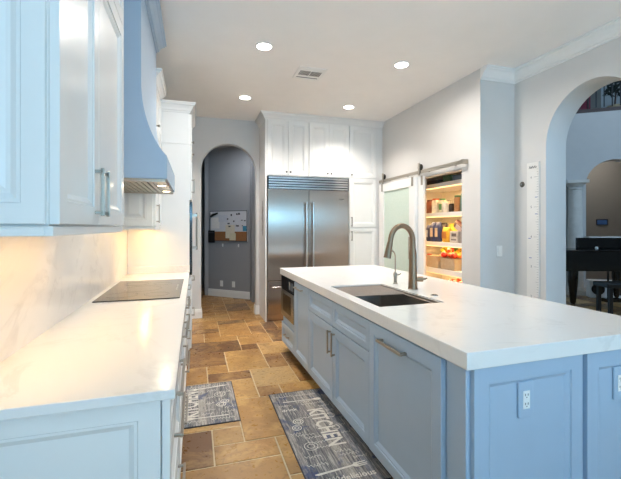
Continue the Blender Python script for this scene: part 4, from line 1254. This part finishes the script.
MB().box(0.01, 0.15, -0.0135, -0.0122, 0.19, 0.21).build('band', pm((70, 70, 74)), t)
for x, lb in ((0.36, 'white wall hook below the left part of the notice board'), (0.74, 'white wall hook below the right part of the notice board')):
    t = thing('wall_hook', lb, 'hook', (x, 0, 0.99), 0, 'hooks under the notice board', HM)
    MB().box(-0.013, 0.013, -0.006, -0.0005, 0, 0.06).build('plate', M['plate'], t, bevel=0.002)
    MB().tube([(0, -0.006, 0.03), (0, -0.02, 0.02), (0, -0.03, 0.03)], 0.005, 8).build('prong', M['plate'], t)
for x, lb in ((0.33, 'white wall socket on the left low in the dark hall'), (0.62, 'white wall socket on the right low in the dark hall')):
    t = thing('wall_socket', lb, 'outlet', (x, 0, 0.26), 0, 'sockets in the hall', HM)
    MB().box(-0.036, 0.036, -0.006, -0.0005, -0.058, 0.058).build('plate', M['plate'], t, bevel=0.002)
    MB().box(-0.016, 0.016, -0.008, -0.0062, -0.034, 0.034).build('receptacle', M['plate'], t)

# ------------------------------------------------------------------ living room beyond the right arch
LD = Vector((0.81, -0.586, 0)).normalized()
LN = Vector((-LD.y, LD.x, 0))          # points away from the camera
LANG = math.atan2(LD.y, LD.x)
LO = Vector((7.36, 6.13, 0))
LMX = Matrix.Translation(LO) @ Matrix.Rotation(LANG, 4, 'Z')     # local x along the wall, y away
def liv(o):
    o.matrix_world = LMX
    return o
BZ = 3.75
liv(struct(MB().prism(arch_poly(-2.6, 4.2, BZ, 0.50, 1.50, 2.26, 0.50), 'y', 0, 0.25).build('wall_living_arch', M['livwall'], smooth=30)))
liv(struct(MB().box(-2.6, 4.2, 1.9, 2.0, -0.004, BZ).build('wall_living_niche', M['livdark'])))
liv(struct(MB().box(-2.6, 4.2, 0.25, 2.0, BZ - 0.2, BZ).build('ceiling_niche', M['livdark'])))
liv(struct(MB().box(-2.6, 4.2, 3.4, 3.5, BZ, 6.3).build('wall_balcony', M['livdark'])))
liv(struct(MB().box(-2.6, 4.2, 0.0, 3.5, BZ + 0.0005, BZ + 0.06).build('floor_balcony', M['wood'])))
struct(MB().box(3.58, 11.0, YB - 0.1, YB, -0.004, 6.3).build('wall_living_rear', M['livwall']))
struct(MB().box(10.9, 11.0, YB, 9.9, -0.004, 6.3).build('wall_living_side', M['livwall']))
struct(MB().box(3.58, 11.0, YB - 0.1, 9.9, 6.3, 6.4).build('ceiling_living', M['livwall']))
struct(MB().box(3.34, 3.58, YB, 3.28, 3.17, 6.3).build('wall_living_upper', M['livwall']))
struct(MB().box(3.75, 3.85, 5.1, 9.9, -0.004, 6.3).build('wall_living_far', M['livwall']))
struct(MB().box(3.75, 3.85, 3.28, 5.1, 2.7, 6.3).build('wall_living_over', M['livwall']))

t = thing('balcony_railing', 'dark balcony railing with thin balusters seen through the right arch', 'railing', LO + Vector((0, 0, BZ + 0.061)), LANG)
MB().box(-1.3, 3.0, 0.07, 0.13, 0.0, 0.035).build('bottom_rail', M['wood'], t)
MB().box(-1.3, 3.0, 0.06, 0.14, 0.95, 1.02).build('top_rail', M['wood'], t)
for k in range(31):
    x = -1.25 + k * 0.14
    MB().tube([(x, 0.10, 0.06), (x, 0.10, 0.95)], 0.011, 8).build('baluster', M['iron'], t)
def lp(x, y, z=0): return LMX @ Vector((x, y, z))
t = thing('curtain', 'pale pink curtain at the left behind the balcony railing', 'curtain', lp(0.70, 1.6, BZ + 0.061), LANG)
mb = MB(); vs = []; fs = []
for k in range(21):
    x = -0.32 + k * 0.0125; y = 0.03 * math.sin(k * 1.1)
    vs += [(x, y, 0.02), (x, y, 2.2)]
for k in range(20): fs.append((2 * k, 2 * k + 2, 2 * k + 3, 2 * k + 1))
o = mb.add(vs, fs).build('cloth', pm((236, 150, 214), 0.7, 0.04), t, smooth=60)
s = o.modifiers.new('solid', 'SOLIDIFY'); s.thickness = 0.006
t = thing('armchair', 'maroon armchair standing on the balcony behind the railing', 'armchair', lp(0.64, 1.0, BZ + 0.061), LANG)
MB().box(-0.12, 0.12, -0.25, 0.25, 0.10, 0.42).build('seat', pm((112, 36, 58), 0.8), t, bevel=0.03, seg=3)
MB().box(-0.12, 0.12, 0.2, 0.32, 0.425, 0.85).build('backrest', pm((112, 36, 58), 0.8), t, bevel=0.03, seg=3)
for s in (-1, 1): MB().box(s * 0.155 - 0.03, s * 0.155 + 0.03, -0.25, 0.3, 0.10, 0.58).build('armrest', pm((112, 36, 58), 0.8), t, bevel=0.02, seg=3)
for a in (-1, 1):
    for b in (-1, 1): MB().tube([(a * 0.12, b * 0.2, 0), (a * 0.12, b * 0.2, 0.1)], [0.014, 0.02], 8).build('leg', M['wood'], t)
t = thing('planter', 'beige planter with dark foliage on the balcony at right', 'planter', lp(1.36, 1.0, BZ + 0.061), LANG)
MB().lathe([(0.09, 0), (0.12, 0.06), (0.14, 0.26), (0.15, 0.30), (0.13, 0.30), (0.12, 0.26)], (0, 0, 0), 24).build('pot', pm((176, 160, 130), 0.7), t, smooth=40)
mb = MB(); q = random.Random(8)
for k in range(60):
    a = q.uniform(0, 2 * PI); e = q.uniform(0.1, 1.4); r = q.uniform(0.08, 0.22)
    c = Vector((r * math.cos(a) * math.cos(e), r * math.sin(a) * math.cos(e), 0.55 + 1.6 * r * math.sin(e)))
    d1 = Vector((q.uniform(-1, 1), q.uniform(-1, 1), q.uniform(-0.3, 1))).normalized() * 0.10; d2 = Vector((q.uniform(-1, 1), q.uniform(-1, 1), q.uniform(-1, 1))).normalized() * 0.035
    mb.add([c - d1, c + d2, c + d1, c - d2], [(0, 1, 2, 3)])
mb.build('foliage', pm((22, 34, 26), 0.6, 0.3), t)
MB().tube([(0, 0, 0.3), (0.02, 0, 0.6), (0, 0.02, 0.9)], [0.02, 0.014, 0.008], 8).build('stem', M['wood'], t)

t = thing('column', 'pale stone column standing before the dark arched niche', 'column', (7.50, 5.86, 0), LANG)
MB().box(-0.19, 0.19, -0.19, 0.19, 0, 0.07).build('plinth', M['stone'], t, bevel=0.005)
MB().lathe([(0.17, 0.0705), (0.18, 0.10), (0.17, 0.13), (0.145, 0.15), (0.14, 0.18), (0.135, 1.2), (0.115, 2.14), (0.13, 2.15), (0.13, 2.17), (0.115, 2.18), (0.115, 2.2)], (0, 0, 0), 32).build('shaft', M['stone'], t, smooth=40)
MB().lathe([(0.115, 2.201), (0.16, 2.25), (0.17, 2.27)], (0, 0, 0), 32).build('echinus', M['stone'], t, smooth=40)
MB().box(-0.19, 0.19, -0.19, 0.19, 2.271, 2.335).build('abacus', M['stone'], t, bevel=0.004)
t = thing('thermostat', 'dark blue touch panel on the niche wall behind the piano', 'wall panel', lp(1.42, 1.899, 1.50), LANG)
MB().box(-0.12, 0.12, -0.02, 0, -0.07, 0.07).build('case', M['black'], t, bevel=0.004)
MB().box(-0.10, 0.10, -0.0215, -0.0202, -0.052, 0.052).build('screen', emit('blue_screen', (34, 60, 96), 0.25), t)

# grand piano, its long side towards the camera
PANG = math.atan2(-0.29, 0.956)
PO = Vector((5.80, 4.83, 0)) - Vector((0.0, 0.0, 0))
t = thing('grand_piano', 'black lacquered grand piano seen through the right arch', 'piano', PO, PANG)
outl = [(0.06, 0), (1.75, 0), (1.75, 0.86), (1.25, 0.86), (1.05, 0.80), (0.80, 0.62), (0.45, 0.56), (0.14, 0.50), (0.0, 0.36), (0.0, 0.06)]
MB().prism(outl, 'z', 0.64, 0.965).build('case', M['lacq'], t, bevel=0.006)
MB().prism([(x * 1.012 - 0.01, y * 1.012 - 0.01) for x, y in outl], 'z', 0.9655, 0.995).build('lid', M['lacq'], t, bevel=0.006)
for x, y in ((0.36, 0.16), (1.58, 0.12), (1.58, 0.74)):
    q = MB().lathe([(0.03, 0.07), (0.045, 0.10), (0.075, 0.45), (0.08, 0.62), (0.08, 0.639)], (x, y, 0), 16).build('leg', M['lacq'], t, smooth=40)
    MB().lathe([(0.02, 0), (0.035, 0.01), (0.035, 0.06), (0.02, 0.0695)], (x, y, 0), 12, 'z').build('caster', M['bronze'], q, smooth=40)
mb = MB(); mb.box(1.05, 1.35, 0.3, 0.42, 0.06, 0.12); mb.tube([(1.12, 0.36, 0.12), (1.12, 0.36, 0.64)], 0.015, 8); mb.tube([(1.28, 0.36, 0.12), (1.28, 0.36, 0.64)], 0.015, 8)
mb.build('pedal_lyre', M['lacq'], t)
mb = MB(); mb.box(0.60, 1.66, 0.40, 0.44, 0.9955, 1.19)
mb.build('music_desk', M['lacq'], t, bevel=0.004)
t2 = thing('sheet_music', 'white sheet music lying on top of the music desk', 'sheet music', (1.2, 0.42, 1.1905), 0, None, Matrix.Translation(PO) @ Matrix.Rotation(PANG, 4, 'Z'))
MB().box(-0.42, 0.45, -0.08, 0.08, 0, 0.018).build('pages', pm((214, 214, 212), 0.8, 0.03), t2)
t2 = thing('ornament', 'small white ornament standing on the piano lid', 'ornament', (0.78, 0.18, 0.9955), 0, None, Matrix.Translation(PO) @ Matrix.Rotation(PANG, 4, 'Z'))
MB().lathe([(0.010, 0), (0.02, 0.008), (0.024, 0.024), (0.018, 0.04), (0.006, 0.048)], (0, 0, 0), 16).build('body', M['plate'], t2, smooth=60)
t = thing('piano_bench', 'black piano bench standing under the piano edge', 'bench', (6.44, 4.33, 0), PANG)
MB().box(-0.28, 0.28, -0.16, 0.16, 0.43, 0.50).build('seat', M['black'], t, bevel=0.012, seg=3)
for a in (-1, 1):
    for b in (-1, 1): MB().box(a * 0.21 - 0.025, a * 0.21 + 0.025, b * 0.12 - 0.025, b * 0.12 + 0.025, 0, 0.4295).build('leg', M['black'], t, bevel=0.003)
t = thing('speaker_box', 'white radio-like box with dark round speakers on the floor', 'speaker', lp(0.74, -0.42, 0), LANG)
MB().box(-0.34, 0.34, -0.10, 0.10, 0.0, 0.34).build('cabinet', M['plate'], t, bevel=0.01)
for x in (-0.2, 0.2):
    MB().lathe([(0.11, -0.1003), (0.11, -0.106), (0.09, -0.108), (0.03, -0.103)], (x, 0, 0.17), 24, 'y').build('driver', M['black'], t, smooth=30)
area_light('niche_fill', lp(1.0, 1.1, 3.45), (0, 0, 0), 0.6, 0.6, 12, (1.0, 0.94, 0.86))  # added fill, not a fitting, to lighten the niche behind the piano
area_light('living_ceiling_light', (7.0, 3.4, 6.1), (0, 0, 0), 1.2, 1.2, 20, (0.9, 0.95, 1.0))
